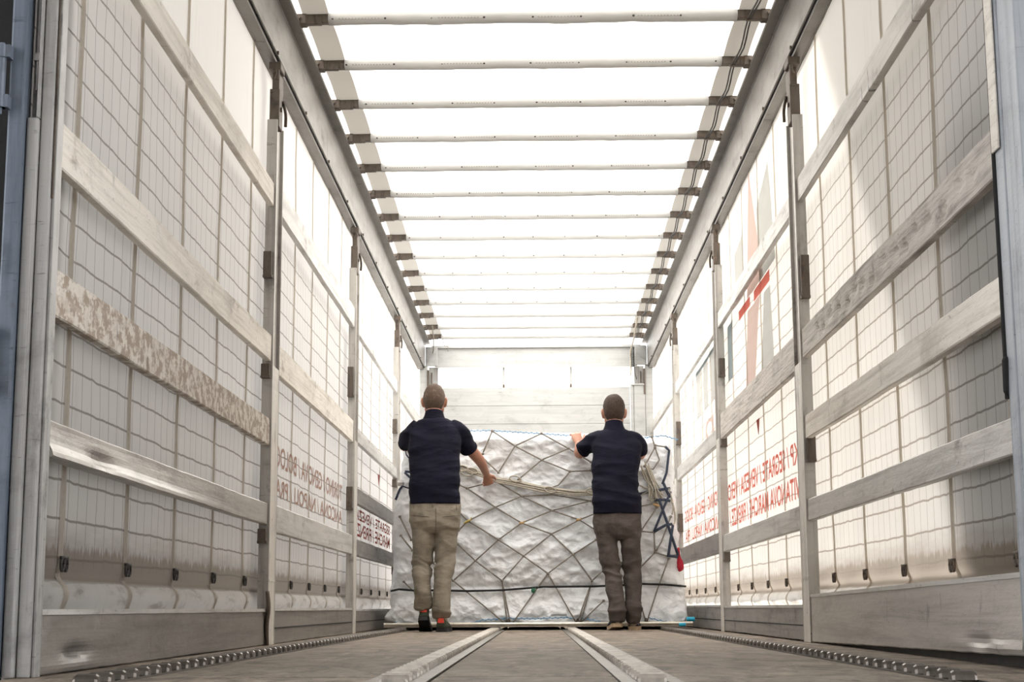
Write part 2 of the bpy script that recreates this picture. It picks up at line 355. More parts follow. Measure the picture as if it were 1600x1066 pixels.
# ------------------------------------------------------------------ the setting
WX, BAY = 1.24, 3.4
# deck: plywood lanes between the recessed roller channels
fl = MB()
lanes = [(-1.28, -1.035), (-0.955, -0.375), (-0.245, 0.178), (0.308, 0.885), (0.965, 1.28)]
cuts = [-6.0, -0.06, 2.22, 4.6, 6.9, 9.3, 11.6, 13.7]
for x0, x1 in lanes:
    for y0, y1 in zip(cuts, cuts[1:]): fl.box(x0, x1, y0+0.007, y1-0.007, -0.03, 0.0)
fl.box(-1.28, 1.28, -6, 13.7, -0.08, -0.032)
struct(fl.build('floor', M['deck']))
for s, nm in ((-1, 'trim_6'), (1, 'trim_7')):
    struct(MB().box(min(s*1.283, s*1.293), max(s*1.283, s*1.293), 0.0, 13.6, -0.2, 0.055).build(nm, M['dark']))
struct(MB().box(-40, 40, -12, 60, -1.32, -1.3).build('ground', M['ground']))
struct(MB().box(-9, 9, -9.0, 5.55, 5.7, 5.8).build('ceiling_dock_canopy', M['canopy']))
struct(MB().box(-9, 9, -9.2, -9.0, -1.3, 5.7).build('wall_dock_rear', M['canopy']))
for s, nm in ((-1, 'wall_dock_left'), (1, 'wall_dock_right')):
    b = MB(); b.box(min(s*1.362, s*1.9), max(s*1.362, s*1.9), 0.0, 0.35, -1.3, 4.2, 0.01); b.box(min(s*1.9, s*9), max(s*1.9, s*9), 0.0, 0.3, -1.3, 5.7)
    struct(b.build(nm, M['black']))
# unseen walls added on either side to keep skylight off the lower curtains
struct(MB().box(-3.0, -2.6, 0.36, 10.0, -1.3, 1.2, 0.02).build('wall_shade_left', M['canopy']))
struct(MB().box(1.62, 1.88, 0.36, 1.15, -1.3, 1.7, 0.02).build('wall_shade_right', M['black']))

def curtain_x(s, y, z):
    """inner face of the sliding curtain"""
    x = 1.318 + 0.006*nz(y*1.1, z*1.3, s*3.0) + 0.003*nz(y*5, z*4, s)
    low = math.exp(-((z-0.205)/0.040)**2)
    wave = 0.020*math.sin(y*9.2+s) * sst(0.33, 0.24, z)
    x -= 0.020*low + wave*0.35 - 0.012*math.exp(-((z-0.255)/0.018)**2)
    return s*x
def curtain(s, name, m):
    b = MB()
    zs = [-0.3+0.4*i/3 for i in range(3)] + [0.10+0.20*i/22 for i in range(22)] + [0.30+2.56*i/60 for i in range(61)]
    b.grid(lambda u, v: (curtain_x(s, u*13.6, zs[round(v*(len(zs)-1))]), u*13.6, zs[round(v*(len(zs)-1))]), 340, len(zs)-1)
    return struct(b.build(name, m, smooth=True, normals=False))
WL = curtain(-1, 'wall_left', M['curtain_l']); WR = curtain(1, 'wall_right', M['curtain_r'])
for s, wall in ((-1, WL), (1, WR)):
    for k in range(20):
        y = 0.42+0.68*k
        if y > 13.5: continue
        b = MB(); zz = [0.13+0.2*i/24 for i in range(24)] + [0.33+2.5*i/20 for i in range(21)]
        w = 0.023
        b.rings([[(curtain_x(s, y, z)-s*0.0035, y+q, z) for q in (-w, 0.0, w)] for z in zz], closed=False)
        st = b.build('strap', M['strap'], wall, normals=False)
        if k < 16:
            b = MB(); xx = curtain_x(s, y, 0.29)-s*0.014
            for dy in (-0.017, 0.017): b.tube([(xx, y+dy+0.012*math.cos(t), 0.288+0.019*math.sin(t)) for t in [i*2*math.pi/10 for i in range(11)]], 0.0045, 6)
            b.box(xx-0.004, xx+0.004, y-0.03, y+0.03, 0.302, 0.310)
            b.build('buckle', M['dark'] if s < 0 else M['rust'], st, smooth=True)

def lettering(s, wall, words, y0, y1, z0, z1, m):
    """printed outside on the curtain, so it reads backwards from in here; y0 is where the line begins"""
    cu = bpy.data.curves.new('t', 'FONT'); cu.body = words; cu.resolution_u = 3; cu.offset = 0.018
    o = bpy.data.objects.new('t', cu); C.objects.link(o)
    dg = bpy.context.evaluated_depsgraph_get(); dg.update()
    me = bpy.data.meshes.new_from_object(o.evaluated_get(dg)); bpy.data.objects.remove(o); bpy.data.curves.remove(cu)
    xs = [v.co.x for v in me.vertices]; ys = [v.co.y for v in me.vertices]
    x0, x1 = min(xs), max(xs); b0, b1 = min(ys), max(ys)
    for v in me.vertices:
        y = y0+(v.co.x-x0)/(x1-x0)*(y1-y0); z = z0+(v.co.y-b0)/(b1-b0)*(z1-z0)
        v.co = (curtain_x(s, y, z)-s*0.0035, y, z)
    me.materials.clear(); me.materials.append(m)
    return link('printed_lettering', me, wall)
def print_shape(s, wall, pts, m, d=0.003):
    b = MB(); n = 12
    # pts: quad (y,z) corners in order, laid on the cloth
    (a, bb, c, d4) = pts
    def fn(u, v):
        y = (a[0]*(1-u)+bb[0]*u)*(1-v)+(d4[0]*(1-u)+c[0]*u)*v; z = (a[1]*(1-u)+bb[1]*u)*(1-v)+(d4[1]*(1-u)+c[1]*u)*v
        return (curtain_x(s, y, z)-s*d, y, z)
    b.grid(fn, n, n); return b.build('printed_shape', m, wall, smooth=True, normals=False)
lettering(1, WR, 'KP / SEGRATE / VENEZIA / VERO', 4.05, 7.0, 0.875, 0.99, M['red'])
lettering(1, WR, 'VITANOVA MARCHE / FIRENZE /', 4.03, 6.95, 0.70, 0.815, M['red'])
lettering(1, WR, 'TORINO / GENOVA / BOLOG', 7.55, 10.25, 0.895, 1.005, M['red'])
lettering(1, WR, 'ANCONA / NAPOLI / PRA', 7.55, 10.25, 0.725, 0.825, M['red'])
lettering(-1, WL, 'TORINO / GENOVA / BOLOG', 6.75, 3.98, 0.875, 0.985, M['red_old'])
lettering(-1, WL, 'ANCONA / NAPOLI / PRA', 6.75, 3.98, 0.725, 0.815, M['red_old'])
lettering(-1, WL, 'SEGRATE / VENEZIA', 10.25, 7.5, 0.805, 0.885, M['red_dark'])
lettering(-1, WL, 'MARCHE / FIRENZE', 10.25, 7.5, 0.685, 0.785, M['red_dark'])
lettering(1, WR, 'CUT', 8.35, 7.05, 1.42, 1.58, M['red_pale'])
# the big faded emblem and letters of the outside livery, showing through
print_shape(1, WR, [(5.75, 2.05), (5.05, 2.05), (5.52, 2.80), (5.54, 2.80)], M['red_pale'])
print_shape(1, WR, [(5.2, 2.05), (4.55, 2.05), (4.75, 2.66), (5.25, 2.5)], M['grey_pale'])
print_shape(1, WR, [(6.35, 2.1), (5.85, 2.1), (5.85, 2.5), (6.3, 2.45)], M['grey_pale'])
print_shape(1, WR, [(5.45, 1.975), (4.80, 1.975), (4.80, 2.04), (5.45, 2.04)], M['red'], 0.004)
print_shape(1, WR, [(6.15, 1.985), (5.62, 1.985), (5.62, 2.045), (6.15, 2.045)], M['red'], 0.004)
print_shape(1, WR, [(5.95, 1.45), (5.55, 1.45), (5.2, 1.97), (5.75, 1.97)], M['red_pale'])
print_shape(1, WR, [(5.25, 1.45), (4.72, 1.45), (4.80, 1.95), (5.05, 1.95)], M['grey_pale'])
print_shape(1, WR, [(6.80, 1.68), (6.55, 1.68), (6.50, 2.06), (6.82, 2.06)], M['teal'])
for y in (7.02, 7.55, 8.1, 8.65): print_shape(1, WR, [(y+0.32, 1.68), (y, 1.68), (y, 2.06), (y+0.34, 2.06)], M['grey_pale'])
print_shape(1, WR, [(9.0, 2.03), (7.35, 2.03), (7.35, 2.06), (9.0, 2.06)], M['teal'], 0.004)
for s, wall, y in ((1, WR, 5.42), (-1, WL, 9.2)): print_shape(s, wall, [(y+0.01, 1.17), (y-0.01, 1.17), (y-0.07, 1.262), (y+0.07, 1.262)], M['red_dark'])

# roof tarpaulin with the pulled-up bays between bows
BOWS = [3.71+0.69*i for i in range(14)] + [13.30]
def roof_z(x, y):
    t = ((y-3.71)/0.69) % 1.0
    return 3.152 + 0.018*math.sin(math.pi*t) - 0.012*abs(x)
b = MB(); b.grid(lambda u, v: (-1.32+2.64*u, -0.02+13.62*v, roof_z(-1.32+2.64*u, -0.02+13.62*v)), 40, 260)
struct(b.build('ceiling', M['roof'], smooth=True, normals=False))
# side rails under the roof edge
for s, nm in ((-1, 'trim_1'), (1, 'trim_2')):
    b = MB(); sx = lambda a, c: (min(s*a, s*c), max(s*a, s*c))
    b.box(*sx(1.24, 1.250), 0, 13.6, 2.816, 3.08, 0.003)
    b.box(*sx(1.183, 1.33), 0, 13.6, 3.08, 3.10)
    b.box(*sx(1.236, 1.262), 0, 13.6, 3.070, 3.086, 0.003)
    b.box(*sx(1.305, 1.33), 0, 13.6, 2.80, 3.08)
    b.box(*sx(1.256, 1.304), 0, 13.6, 2.796, 2.818, 0.003)
    for y in (2.1, 5.2, 8.3, 11.4): b.box(*sx(1.2395, 1.2405), y, y+0.006, 2.835, 3.07)
    o = struct(b.build(nm, M['rail']))
    b = MB(); b.box(*sx(1.2505, 1.2555), 0, 13.6, 2.812, 2.84); b.build('runner_groove', M['black'], o)
    for i in range(14): MB().box(*sx(1.232, 1.24), 0.5+0.95*i, 0.515+0.95*i, 2.812, 2.826).build('rail_clip', M['rust'], o)

# front wall with the open slot under the header beam
b = MB()
for z0, z1 in ((0.0, 0.55), (0.553, 1.10), (1.103, 1.66), (1.663, 2.18), (2.183, 2.385), (2.388, 2.59)): b.box(-1.045, 1.045, 13.6, 13.66, z0, z1, 0.002)
WF = struct(b.build('wall_front', M['white']))
b = MB(); b.box(-1.13, 1.13, 13.58, 13.66, 2.825, 3.035, 0.006); b.box(-1.17, 1.17, 13.55, 13.66, 3.035, 3.06); b.box(-1.13, 1.13, 13.56, 13.6, 2.815, 2.828)
struct(b.build('trim_3', M['white']))
for s, nm in ((-1, 'trim_4'), (1, 'trim_5')):
    sx = lambda a, c: (min(s*a, s*c), max(s*a, s*c))
    b = MB(); b.box(*sx(1.050, 1.085), 13.58, 13.66, 0, 2.615, 0.003); b.box(*sx(1.088, 1.21), 13.56, 13.66, 0, 2.60, 0.004); b.box(*sx(1.213, 1.30), 13.57, 13.66, 0, 2.84, 0.003)
    b.box(*sx(1.06, 1.20), 13.54, 13.66, 2.60, 2.618, 0.003)
    o = struct(b.build(nm, M['white']))
    b = MB(); b.box(*sx(1.095, 1.20), 13.60, 13.66, 2.618, 2.825); b.build('slot_end_plate', M['corner'], o)
    b = MB(); b.box(*sx(1.195, 1.215), 13.55, 13.60, 2.50, 2.79, 0.004); b.tube([(s*1.165, 13.57, 2.63), (s*1.165, 13.57, 2.76)], 0.008, 8); b.build('latch_bar', M['rust'], o)
    b = MB(); b.box(*sx(1.10, 1.235), 13.545, 13.58, 2.83, 3.05, 0.008)
    for z in (2.86, 3.0): b.tube([(s*1.21, 13.545, z), (s*1.21, 13.53, z)], 0.008, 8)
    b.box(*sx(1.11, 1.22), 13.52, 13.546, 2.925, 2.935, rot=Matrix.Rotation(s*0.7, 3, 'Y')); b.build('gusset_plate', M['white'], o)
o = struct(MB().box(-1.092, 1.092, 13.645, 13.649, 2.585, 2.83).build('window_1', M['pane']))
for x, lab in ((-0.363, 'left'), (0.388, 'right')):
    t = thing('slot_stanchion', 'thin upright dividing the bright slot above front wall, the one further ' + lab, 'post', (x, 13.63, 2.59))
    MB().box(x-0.012, x+0.012, 13.61, 13.65, 2.59, 2.827, 0.003).build('bar', M['white'], t)
    MB().box(x-0.013, x+0.013, 13.605, 13.652, 2.592, 2.625).build('foot', M['rust'], t, label='rusty foot of the upright')

# ------------------------------------------------------------------ rear portal corner posts
for s, side in ((-1, 'left'), (1, 'right')):
    sx = lambda a, c: (min(s*a, s*c), max(s*a, s*c))
    t = thing('corner_post', 'worn grey rear corner post at the %s edge of the picture%s' % (side, ', with a barrel hinge' if s < 0 else ''), 'post', (s*1.29, -0.02, 0))
    if s < 0:
        b = MB(); b.box(-1.2455, -1.2375, -0.02, 0.03, 0, 3.08, 0.002); b.box(-1.278, -1.2465, -0.035, 0.03, 0, 3.08, 0.004); b.build('inner_profile', M['corner'], t)
        b = MB(); b.box(-1.310, -1.280, -0.05, 0.02, 0, 1.42, 0.006); b.box(-1.285, -1.280, -0.05, 0.03, 1.42, 3.08); b.box(-1.310, -1.285, -0.008, 0.02, 1.42, 3.08); b.build('outer_profile', M['corner'], t)
        b = MB(); b.box(-1.354, -1.312, -0.07, -0.01, 0, 3.08, 0.006); b.build('door_jamb', M['bluegrey'], t)
        b = MB(); b.tube([(-1.243, -0.024, 1.21), (-1.2425, -0.025, 1.5), (-1.244, -0.024, 2.2), (-1.243, -0.024, 3.05)], 0.003, 6); b.build('seal_strip', M['rust'], t)
        b = MB(); b.tube([(-1.297, -0.02, 1.5), (-1.297, -0.02, 3.05)], 0.005, 6); b.box(-1.306, -1.288, -0.03, 0.0, 1.58, 1.60); b.build('locking_rod', M['steel'], t)
        for z in (1.515, 0.78):
            b = MB(); xh = -1.368; b.tube([(xh, -0.09, z-0.065), (xh, -0.09, z+0.065)], 0.012, 12)
            for q in (-0.083, 0.050): b.tube([(xh, -0.09, z+q), (xh, -0.09, z+q+0.033)], 0.016, 12); b.box(xh-0.004, -1.345, -0.10, -0.07, z+q, z+q+0.033)
            b.tube([(xh, -0.09, z-0.10), (xh, -0.09, z+0.09)], 0.007, 8)
            b.build('hinge', M['bluegrey'], t, smooth=False)
    else:
        b = MB(); b.box(1.238, 1.284, -0.05, 0.035, 0, 3.08, 0.004); b.box(1.242, 1.284, 0.037, 0.105, 0, 3.08, 0.004); b.box(1.240, 1.284, 0.107, 0.185, 0, 3.08, 0.006); b.build('inner_profile', M['corner_blue'], t)
        b = MB(); b.box(1.232, 1.2385, 0.125, 0.19, 1.365, 3.05, 0.003); b.build('wooden_batten', M['wood_pale'], t)
        b = MB(); b.tube([(1.241, 0.196, 0.70), (1.242, 0.195, 1.0), (1.240, 0.194, 2.2), (1.242, 0.194, 3.0)], 0.008, 8, 4); b.tube([(1.240, 0.19, 0.72), (1.238, 0.18, 0.80)], 0.012, 8, rnd=True); b.build('rubber_seal', M['black'], t)

# ------------------------------------------------------------------ side posts
ORD = ['first', 'second', 'third']
for s, side in ((-1, 'left'), (1, 'right')):
    sx = lambda a, c: (min(s*a, s*c), max(s*a, s*c))
    for k in range(3):
        y = BAY*(k+1)
        t = thing('side_post', '%s %s side post from the camera, grey with dark latch on top' % (ORD[k], side), 'post', (s*1.26, y+0.1, 0))
        b = MB(); b.box(*sx(1.240, 1.290), y, y+0.012, 0, 2.50, 0.002); b.box(*sx(1.240, 1.290), y+0.188, y+0.20, 0, 2.50, 0.002); b.box(*sx(1.256, 1.29), y+0.012, y+0.188, 0, 2.5)
        b.build('channel', M['post'], t)
        b = MB(); b.box(*sx(1.241, 1.256), y+0.012, y+0.188, 0.0, 1.30, 0.002); b.box(*sx(1.239, 1.243), y+0.02, y+0.18, 0.29, 0.30)
        b.build('cover_plate', M['post_pale'], t)
        b = MB(); b.box(*sx(1.245, 1.256), y+0.012, y+0.06, 1.30, 2.45, 0.002); b.build('slide_bar', M['post_pale'], t)
        b = MB(); b.box(*sx(1.236, 1.284), y+0.02, y+0.12, 2.47, 2.66, 0.004); b.box(*sx(1.240, 1.275), y+0.03, y+0.16, 2.655, 2.75, 0.005)
        b.box(*sx(1.225, 1.285), y-0.02, y+0.10, 2.745, 2.785, 0.006); b.tube([(s*1.235, y+0.06, 2.565), (s*1.228, y+0.06, 2.565)], 0.012, 10)
        lt = b.build('latch', M['rust'], t)
        b = MB(); b.tube([(s*1.232, y+0.10, 2.62), (s*1.226, y+0.15, 2.57), (s*1.232, y+0.19, 2.52)], 0.008, 8, 3); b.build('hook', M['rust'], lt, smooth=True); b = MB(); b.tube([(s*1.25, y-0.008, 2.77), (s*1.24, y-0.012, 2.73), (s*1.25, y-0.006, 2.70)], 0.009, 8, 3); b.build('hanger', M['rust'], lt, smooth=True)
        for z0, z1 in ((1.72, 1.84), (1.24, 1.30), (0.47, 0.53)) if (s < 0) == (k != 1) else ((1.60, 1.80), (0.83, 0.98)):
            b = MB(); b.box(*sx(1.250, 1.290), y-0.035, y+0.002, z0, z1, 0.003); b.box(*sx(1.246, 1.290), y-0.04, y+0.002, z0-0.008, z0+0.004); b.build('plank_holder', M['rust'], t)
        if k == 0 and s < 0:
            b = MB(); b.tube([(-1.236, y-0.02, 0.0), (-1.240, y-0.025, 0.09), (-1.232, y-0.03, 0.17), (-1.238, y-0.03, 0.245)], [0.008, 0.011, 0.010, 0.009], 8, 4, flat=2.0); b.build('bent_hinge_strap', M['rust'], t, smooth=True)

# ------------------------------------------------------------------ planks between the posts
def plank(s, bay, z0, z1, m, label, warp=0.004, dent=None, y0=None, y1=None, cat='plank', xin=1.249, th=0.026, name='side_plank', tilt=0.0, lift=0.0, ny=70, nzv=8, sag=0.0):
    ya = (BAY*bay+0.202 if bay else (0.032 if s < 0 else 0.188)) if y0 is None else y0; yb = (BAY*(bay+1)-0.003) if y1 is None else y1
    sd = bay*7.3+z0*5+s
    def off(y, z):
        v = warp*nz(y*0.7, sd, 1)+0.35*warp*nz(y*4, z*9, sd)
        for (dy, dz, ry, rz, dd) in dent or []: v += dd*math.exp(-((y-dy)/ry)**2-((z-dz)/rz)**2)
        return max(-0.022, v)
    b = MB(); rg = []
    for i in range(ny+1):
        y = ya+(yb-ya)*i/ny; f = 1-i/ny; q = lift*f + sag*math.sin(math.pi*i/ny)
        e0 = 0.0015*nz(y*9, sd, 2)+0.002*nz(y*1.3, sd, 5); e1 = 0.0015*nz(y*9, sd, 3)+0.002*nz(y*1.3, sd, 6)
        za, zb = z0+q+e0, z1+q+e1+tilt*f; ring = []
        bv = 0.004
        prof = [(th, za), (bv, za), (0, za+bv)] + [(0, za+bv+(zb-za-2*bv)*j/nzv) for j in range(1, nzv)] + [(0, zb-bv), (bv, zb), (th, zb)]
        for d, z in prof:
            ring.append((s*(xin+d+(off(y, z) if d < 0.01 else 0)), y, z))
        rg.append(ring)
    b.rings(rg)
    return tag(b.build(name, m, smooth=False), label, cat)
BN = ['bay nearest the camera', 'between first and second post', 'between second and third post', 'farthest bay']
P = M
spec = [  # side, bay, z0, z1, material, look, rank
    (-1, 0, 2.065, 2.180, 'wood_pale', 'pale grained', 'top'), (-1, 0, 1.313, 1.440, 'wood_pale', 'cream wooden', 'second from top'),
    (-1, 0, 0.918, 1.045, 'peeling', 'blotchy peeling', 'third from top'), (-1, 0, 0.548, 0.648, 'alu', 'shiny dented metal', 'lowest'),
    (-1, 1, 2.075, 2.215, 'alu', 'pale grey', 'top'), (-1, 1, 1.285, 1.435, 'wood_pale', 'worn cream', 'middle'), (-1, 1, 0.525, 0.655, 'alu', 'smooth light grey', 'lowest'),
    (-1, 2, 2.075, 2.190, 'alu', 'off-white', 'top'), (-1, 2, 1.310, 1.400, 'alu', 'pale', 'second from top'), (-1, 2, 0.885, 0.995, 'alu_dark', 'dark scuffed', 'third from top'), (-1, 2, 0.525, 0.640, 'alu_dark', 'dark grey', 'lowest'),
    (-1, 3, 2.075, 2.195, 'alu', 'white-washed', 'upper'), (-1, 3, 1.31, 1.41, 'alu', 'pale', 'lower'),
    (1, 0, 2.062, 2.180, 'alu_stained', 'grey black-stained', 'top'), (1, 0, 1.310, 1.452, 'wood', 'gouged weathered wooden', 'second from top'),
    (1, 0, 0.930, 1.040, 'wood_pale', 'stained pale', 'third from top'), (1, 0, 0.552, 0.652, 'alu', 'smooth grey metal', 'lowest'),
    (1, 1, 2.055, 2.160, 'alu', 'pale grey', 'top'), (1, 1, 1.285, 1.460, 'wood', 'wide weathered wooden', 'middle'), (1, 1, 0.525, 0.640, 'alu', 'spotted grey metal', 'lowest'),
    (1, 2, 2.055, 2.150, 'alu', 'off-white', 'top'), (1, 2, 1.275, 1.390, 'alu', 'light grey', 'middle'), (1, 2, 0.530, 0.670, 'alu_dark', 'dark brownish', 'lowest'),
    (1, 3, 2.055, 2.150, 'alu', 'white-washed', 'upper'), (1, 3, 1.29, 1.38, 'alu', 'pale', 'lower')]
for s, bay, z0, z1, m, look, rank in spec:
    dent = None; warp = 0.004
    if (s, bay, rank) == (-1, 0, 'lowest'): dent = [(0.55, 0.585, 0.12, 0.02, 0.016), (0.3, 0.555, 1.6, 0.022, -0.020), (0.5, 0.64, 1.6, 0.03, 0.006)]; m = 'alu_shiny'
    if m == 'wood' and bay == 0: dent = [(0.45+0.17*i+0.03*math.sin(i*5), 1.375+0.016*math.sin(i*2.1), 0.035, 0.022, 0.014) for i in range(16)]
    plank(s, bay, z0, z1, M[m], '%s plank, %s one, %s wall, %s' % (look, rank, 'left' if s < 0 else 'right', BN[bay]), warp, dent)
# dropside panels along the floor
def dropside(s, bay, z0, z1, label, two=False, **kw):
    t = None
    o = plank(s, bay, z0, z1, M['drop_dull'] if s < 0 else (M['drop'] if bay < 1 else M['alu_dark']), label, cat='panel', name='dropside_panel', xin=1.247, th=0.03, ny=150, nzv=16, **kw)
    return o
o = dropside(-1, 0, 0.002, 0.155, 'dented grey dropside panel along the floor, left wall, bay nearest the camera', dent=[(0.36, 0.052, 0.10, 0.016, 0.028), (0.30, 0.02, 0.3, 0.02, -0.010)])
o = dropside(1, 0, 0.004, 0.212, 'big lifted dropside panel at lower right with bright scraped dent, right wall', dent=[(0.62, 0.062, 0.10, 0.018, 0.024), (0.42, 0.052, 0.35, 0.012, -0.012)], lift=0.030, tilt=-0.004)
dropside(-1, 1, 0.002, 0.158, 'two-board grey dropside along the floor, left wall, between first and second post')
dropside(-1, 2, 0.002, 0.150, 'grey dropside along the floor, left wall, ending at the wrapped load')
dropside(1, 1, 0.006, 0.160, 'dark grey dropside along the floor, right wall, between first and second post')
dropside(1, 2, 0.006, 0.165, 'dark grey dropside along the floor, right wall, ending at the wrapped load')
for ob in [x for x in C.objects if x.name.startswith('dropside_panel')]:
    s = -1 if ob.data.vertices[0].co.x < 0 else 1; ys = [v.co.y for v in ob.data.vertices]; zs = [v.co.z for v in ob.data.vertices]
    b = MB(); x0 = 1.2405; zt = max(zs); bay0 = min(ys) < 1
    dz = 0.030 if (bay0 and s > 0) else 0.0
    y0, y1 = min(ys), max(ys)
    b.rings([[(s*(1.243), y, zt-dz*f-0.004), (s*1.277, y, zt-dz*f-0.004), (s*1.277, y, zt-dz*f+0.010), (s*1.243, y, zt-dz*f+0.010)] for y, f in ((y0, 0), (y1, 1))])
    b.build('top_lip', M['alu'], ob)
    if (s < 0 and not bay0) or (s > 0 and not bay0):
        b = MB(); b.box(min(s*1.2438, s*1.250), max(s*1.2438, s*1.250), y0, y1, 0.073, 0.079); b.build('board_joint', M['black'], ob)

# ------------------------------------------------------------------ roof bows with sewn sleeves
ORDB = ['first', 'second', 'third', 'fourth', 'fifth', 'sixth', 'seventh', 'eighth', 'ninth', 'tenth', 'eleventh', 'twelfth', 'thirteenth', 'fourteenth', 'last']
for i, y in enumerate(BOWS):
    t = thing('roof_bow', '%s roof crossbar from the camera, in a white sleeve%s' % (ORDB[i], ', right above the front beam' if i == 14 else ''), 'roof bar', (0, y, 3.1), 'roof crossbars')
    b = MB(); b.box(-1.172, 1.172, y-0.017, y+0.017, 3.110, 3.140, 0.004); b.build('bar', M['bow'], t)
    for s in (-1, 1):
        sx = lambda a, c: (min(s*a, s*c), max(s*a, s*c))
        b = MB(); b.box(*sx(1.150, 1.200), y-0.032, y+0.035, 3.088, 3.150, 0.006); b.box(*sx(1.030, 1.165), y-0.024, y+0.022, 3.099, 3.146, 0.003); b.box(*sx(1.075, 1.165), y-0.024, y+0.010, 3.090, 3.101, 0.003); b.tube([(s*1.19, y+0.05, 3.12), (s*1.19, y-0.05, 3.12)], 0.012, 8); b.build('runner', M['rust'], t)
    b = MB(); rg = []
    for k in range(61):
        x = -1.040+2.07*k/60; e = 0.006*nz(x*3.1, i*5.0, 0)+0.004*nz(x*11, i, 4); h = 0.062+e; w = 0.040+0.003*nz(x*5, i, 8); zt = 3.158
        pf = [(-w*0.4, 0.0), (-w, -0.35), (-w*1.05, -0.7), (-w*0.65, -1.0), (w*0.2, -1.06+e*6), (w*0.9, -0.9), (w*1.05, -0.45), (w*0.4, 0.0)]
        rg.append([(x, y+a, zt+c*h) for a, c in pf])
    sl = b.rings(rg).build('sleeve', M['sleeve'], t, smooth=True)
    if i < 12:
        e0 = -1.02+0.04*random.random()
        for k in range(9):
            x = e0+0.252*k+0.03*(random.random()-0.5)
            if x > 1.0: break
            b = MB(); b.ball((x, y-0.037, 3.112), (0.0065, 0.0045, 0.0065), 8); b.build('eyelet', M['dark'], sl)
    if i < 7:
        for k in range(0, 8, 2):
            b = MB()
            for q in range(13):
                x = e0+0.252*k+0.02+q*0.0165; b.box(x, x+0.009, y-0.0415, y-0.0385, 3.1085, 3.1115)
            b.build('stitching', M['stitch'], sl)
# cables of the sliding roof on the right, and ropes hanging at the front corners
b = MB()
for q in (1.085, 1.100):
    pts = []
    for a, c in zip([2.9]+BOWS, BOWS): pts += [(q, a, 3.097), (q+0.008, (a+c)/2, 3.072)]
    b.tube(pts+[(q, 13.3, 3.095)], 0.0045, 6, 3)
tag(b.build('roof_cable', M['dark'], smooth=True), 'pair of dark roof cables looped along right-hand ends of the crossbars', 'cable')
b = MB(); b.tube([(1.045, 12.1, 3.10), (1.055, 12.9, 3.02), (1.05, 13.45, 2.96), (1.055, 13.5, 2.83), (1.05, 13.5, 2.70)], 0.010, 8, 5)
o = tag(b.build('pull_rope', M['rope_pale'], smooth=True), 'pale rope hanging from the roof at the front right corner', 'rope')
b = MB(); b.tube([(1.075+0.018*math.cos(k*0.9), 13.48+0.018*math.sin(k*0.9), 3.02-k*0.0019) for k in range(120)] + [(1.10, 13.5, 2.72), (1.115, 13.5, 2.66)], 0.004, 5)
tag(b.build('coiled_cable', M['dark'], smooth=True), 'black coiled cable hanging beside the pale rope at front right corner', 'cable')
b = MB(); b.tube([(-1.09, 12.5, 3.10), (-1.11, 13.0, 3.06), (-1.135, 13.4, 3.0), (-1.15, 13.5, 2.97)], 0.006, 8, 4); b.tube([(-1.03, 13.3, 3.1), (-1.02, 13.45, 3.05), (-0.98, 13.5, 3.04), (-0.98, 13.5, 2.99)], 0.005, 6, 4)
tag(b.build('hanging_cord', M['rope'], smooth=True), 'thin cord hanging off the roof at the front left corner', 'rope')

# ------------------------------------------------------------------ roller tracks in the deck
for x, w, lab, outer in ((-0.995, 0.055, 'bumpy roller track in the floor along the left wall', True), (-0.318, 0.064, 'bright roller track in the floor, left of the centre lane', False),
                         (0.247, 0.064, 'bright roller track in the floor, right of the centre lane', False), (0.925, 0.055, 'bumpy roller track in the floor along the right wall', True)):
    t = thing('roller_track', lab, 'roller track', (x, 4, 0))
    h = w/2; b = MB()
    b.box(x-h-0.006, x-h-0.002, -1, 11, -0.03, 0.004); b.box(x+h+0.002, x+h+0.006, -1, 11, -0.03, 0.004); b.box(x-h, x+h, -1, 11, -0.031, -0.026)
    if not outer:
        for a, c in ((x-h-0.036, x-h-0.006), (x+h+0.006, x+h+0.036)): b.box(a, c, -1, 8.1, 0.0, 0.0035)
    b.build('channel', M['track'], t)
    me = None; y = -0.42; k = 0
    while y < 7.9 and k < 100:
        if me is None:
            b = MB(); r = 0.021 if outer else 0.023
            b.tube([(-h, 0, 0), (-h+0.006, 0, 0), (h-0.006, 0, 0), (h, 0, 0)], [r*0.8, r, r, r*0.8], 12)
            ro = b.build('roller', M['roller'] if not outer else M['roller_dark'], None, smooth=False); me = ro.data; ro.parent = t
        else:
            ro = ro.copy(); C.objects.link(ro)
        ro.location = (0, y-4, 0.004 if outer else 0.000); y += 0.115; k += 1

# ------------------------------------------------------------------ air-cargo pallet and covered load
PY = 8.10
t = thing('cargo_pallet', 'flat metal air-cargo pallet under the wrapped load, bright front rim', 'pallet', (0, PY+1.3, 0.03))
MB().box(-1.15, 1.15, PY+0.03, PY+2.8, 0.024, 0.042).build('base_sheet', M['steel'], t)
b = MB(); b.tube([(-1.155, PY, 0.044), (1.155, PY, 0.044)], 0.014, 10); b.box(-1.155, 1.155, PY-0.004, PY+0.06, 0.024, 0.034); b.build('front_rim', M['rim'], t)
LE = [(0.03, -1.06), (0.075, -1.15), (0.10, -1.165), (0.17, -1.11), (0.30, -1.125), (0.36, -1.10), (0.55, -1.10), (0.75, -1.105), (0.9, -1.09), (1.09, -1.06), (1.30, -1.035), (1.40, -1.02)]
RE = [(0.03, 1.12), (0.08, 1.13), (0.2, 1.115), (0.33, 1.115), (0.40, 1.10), (0.6, 1.085), (0.88, 1.06), (1.1, 1.05), (1.3, 1.045), (1.40, 1.035)]
def interp(tab, z):
    if z <= tab[0][0]: return tab[0][1]
    for (a, u), (c, v) in zip(tab, tab[1:]):
        if z <= c: return u+(v-u)*(z-a)/(c-a)
    return tab[-1][1]
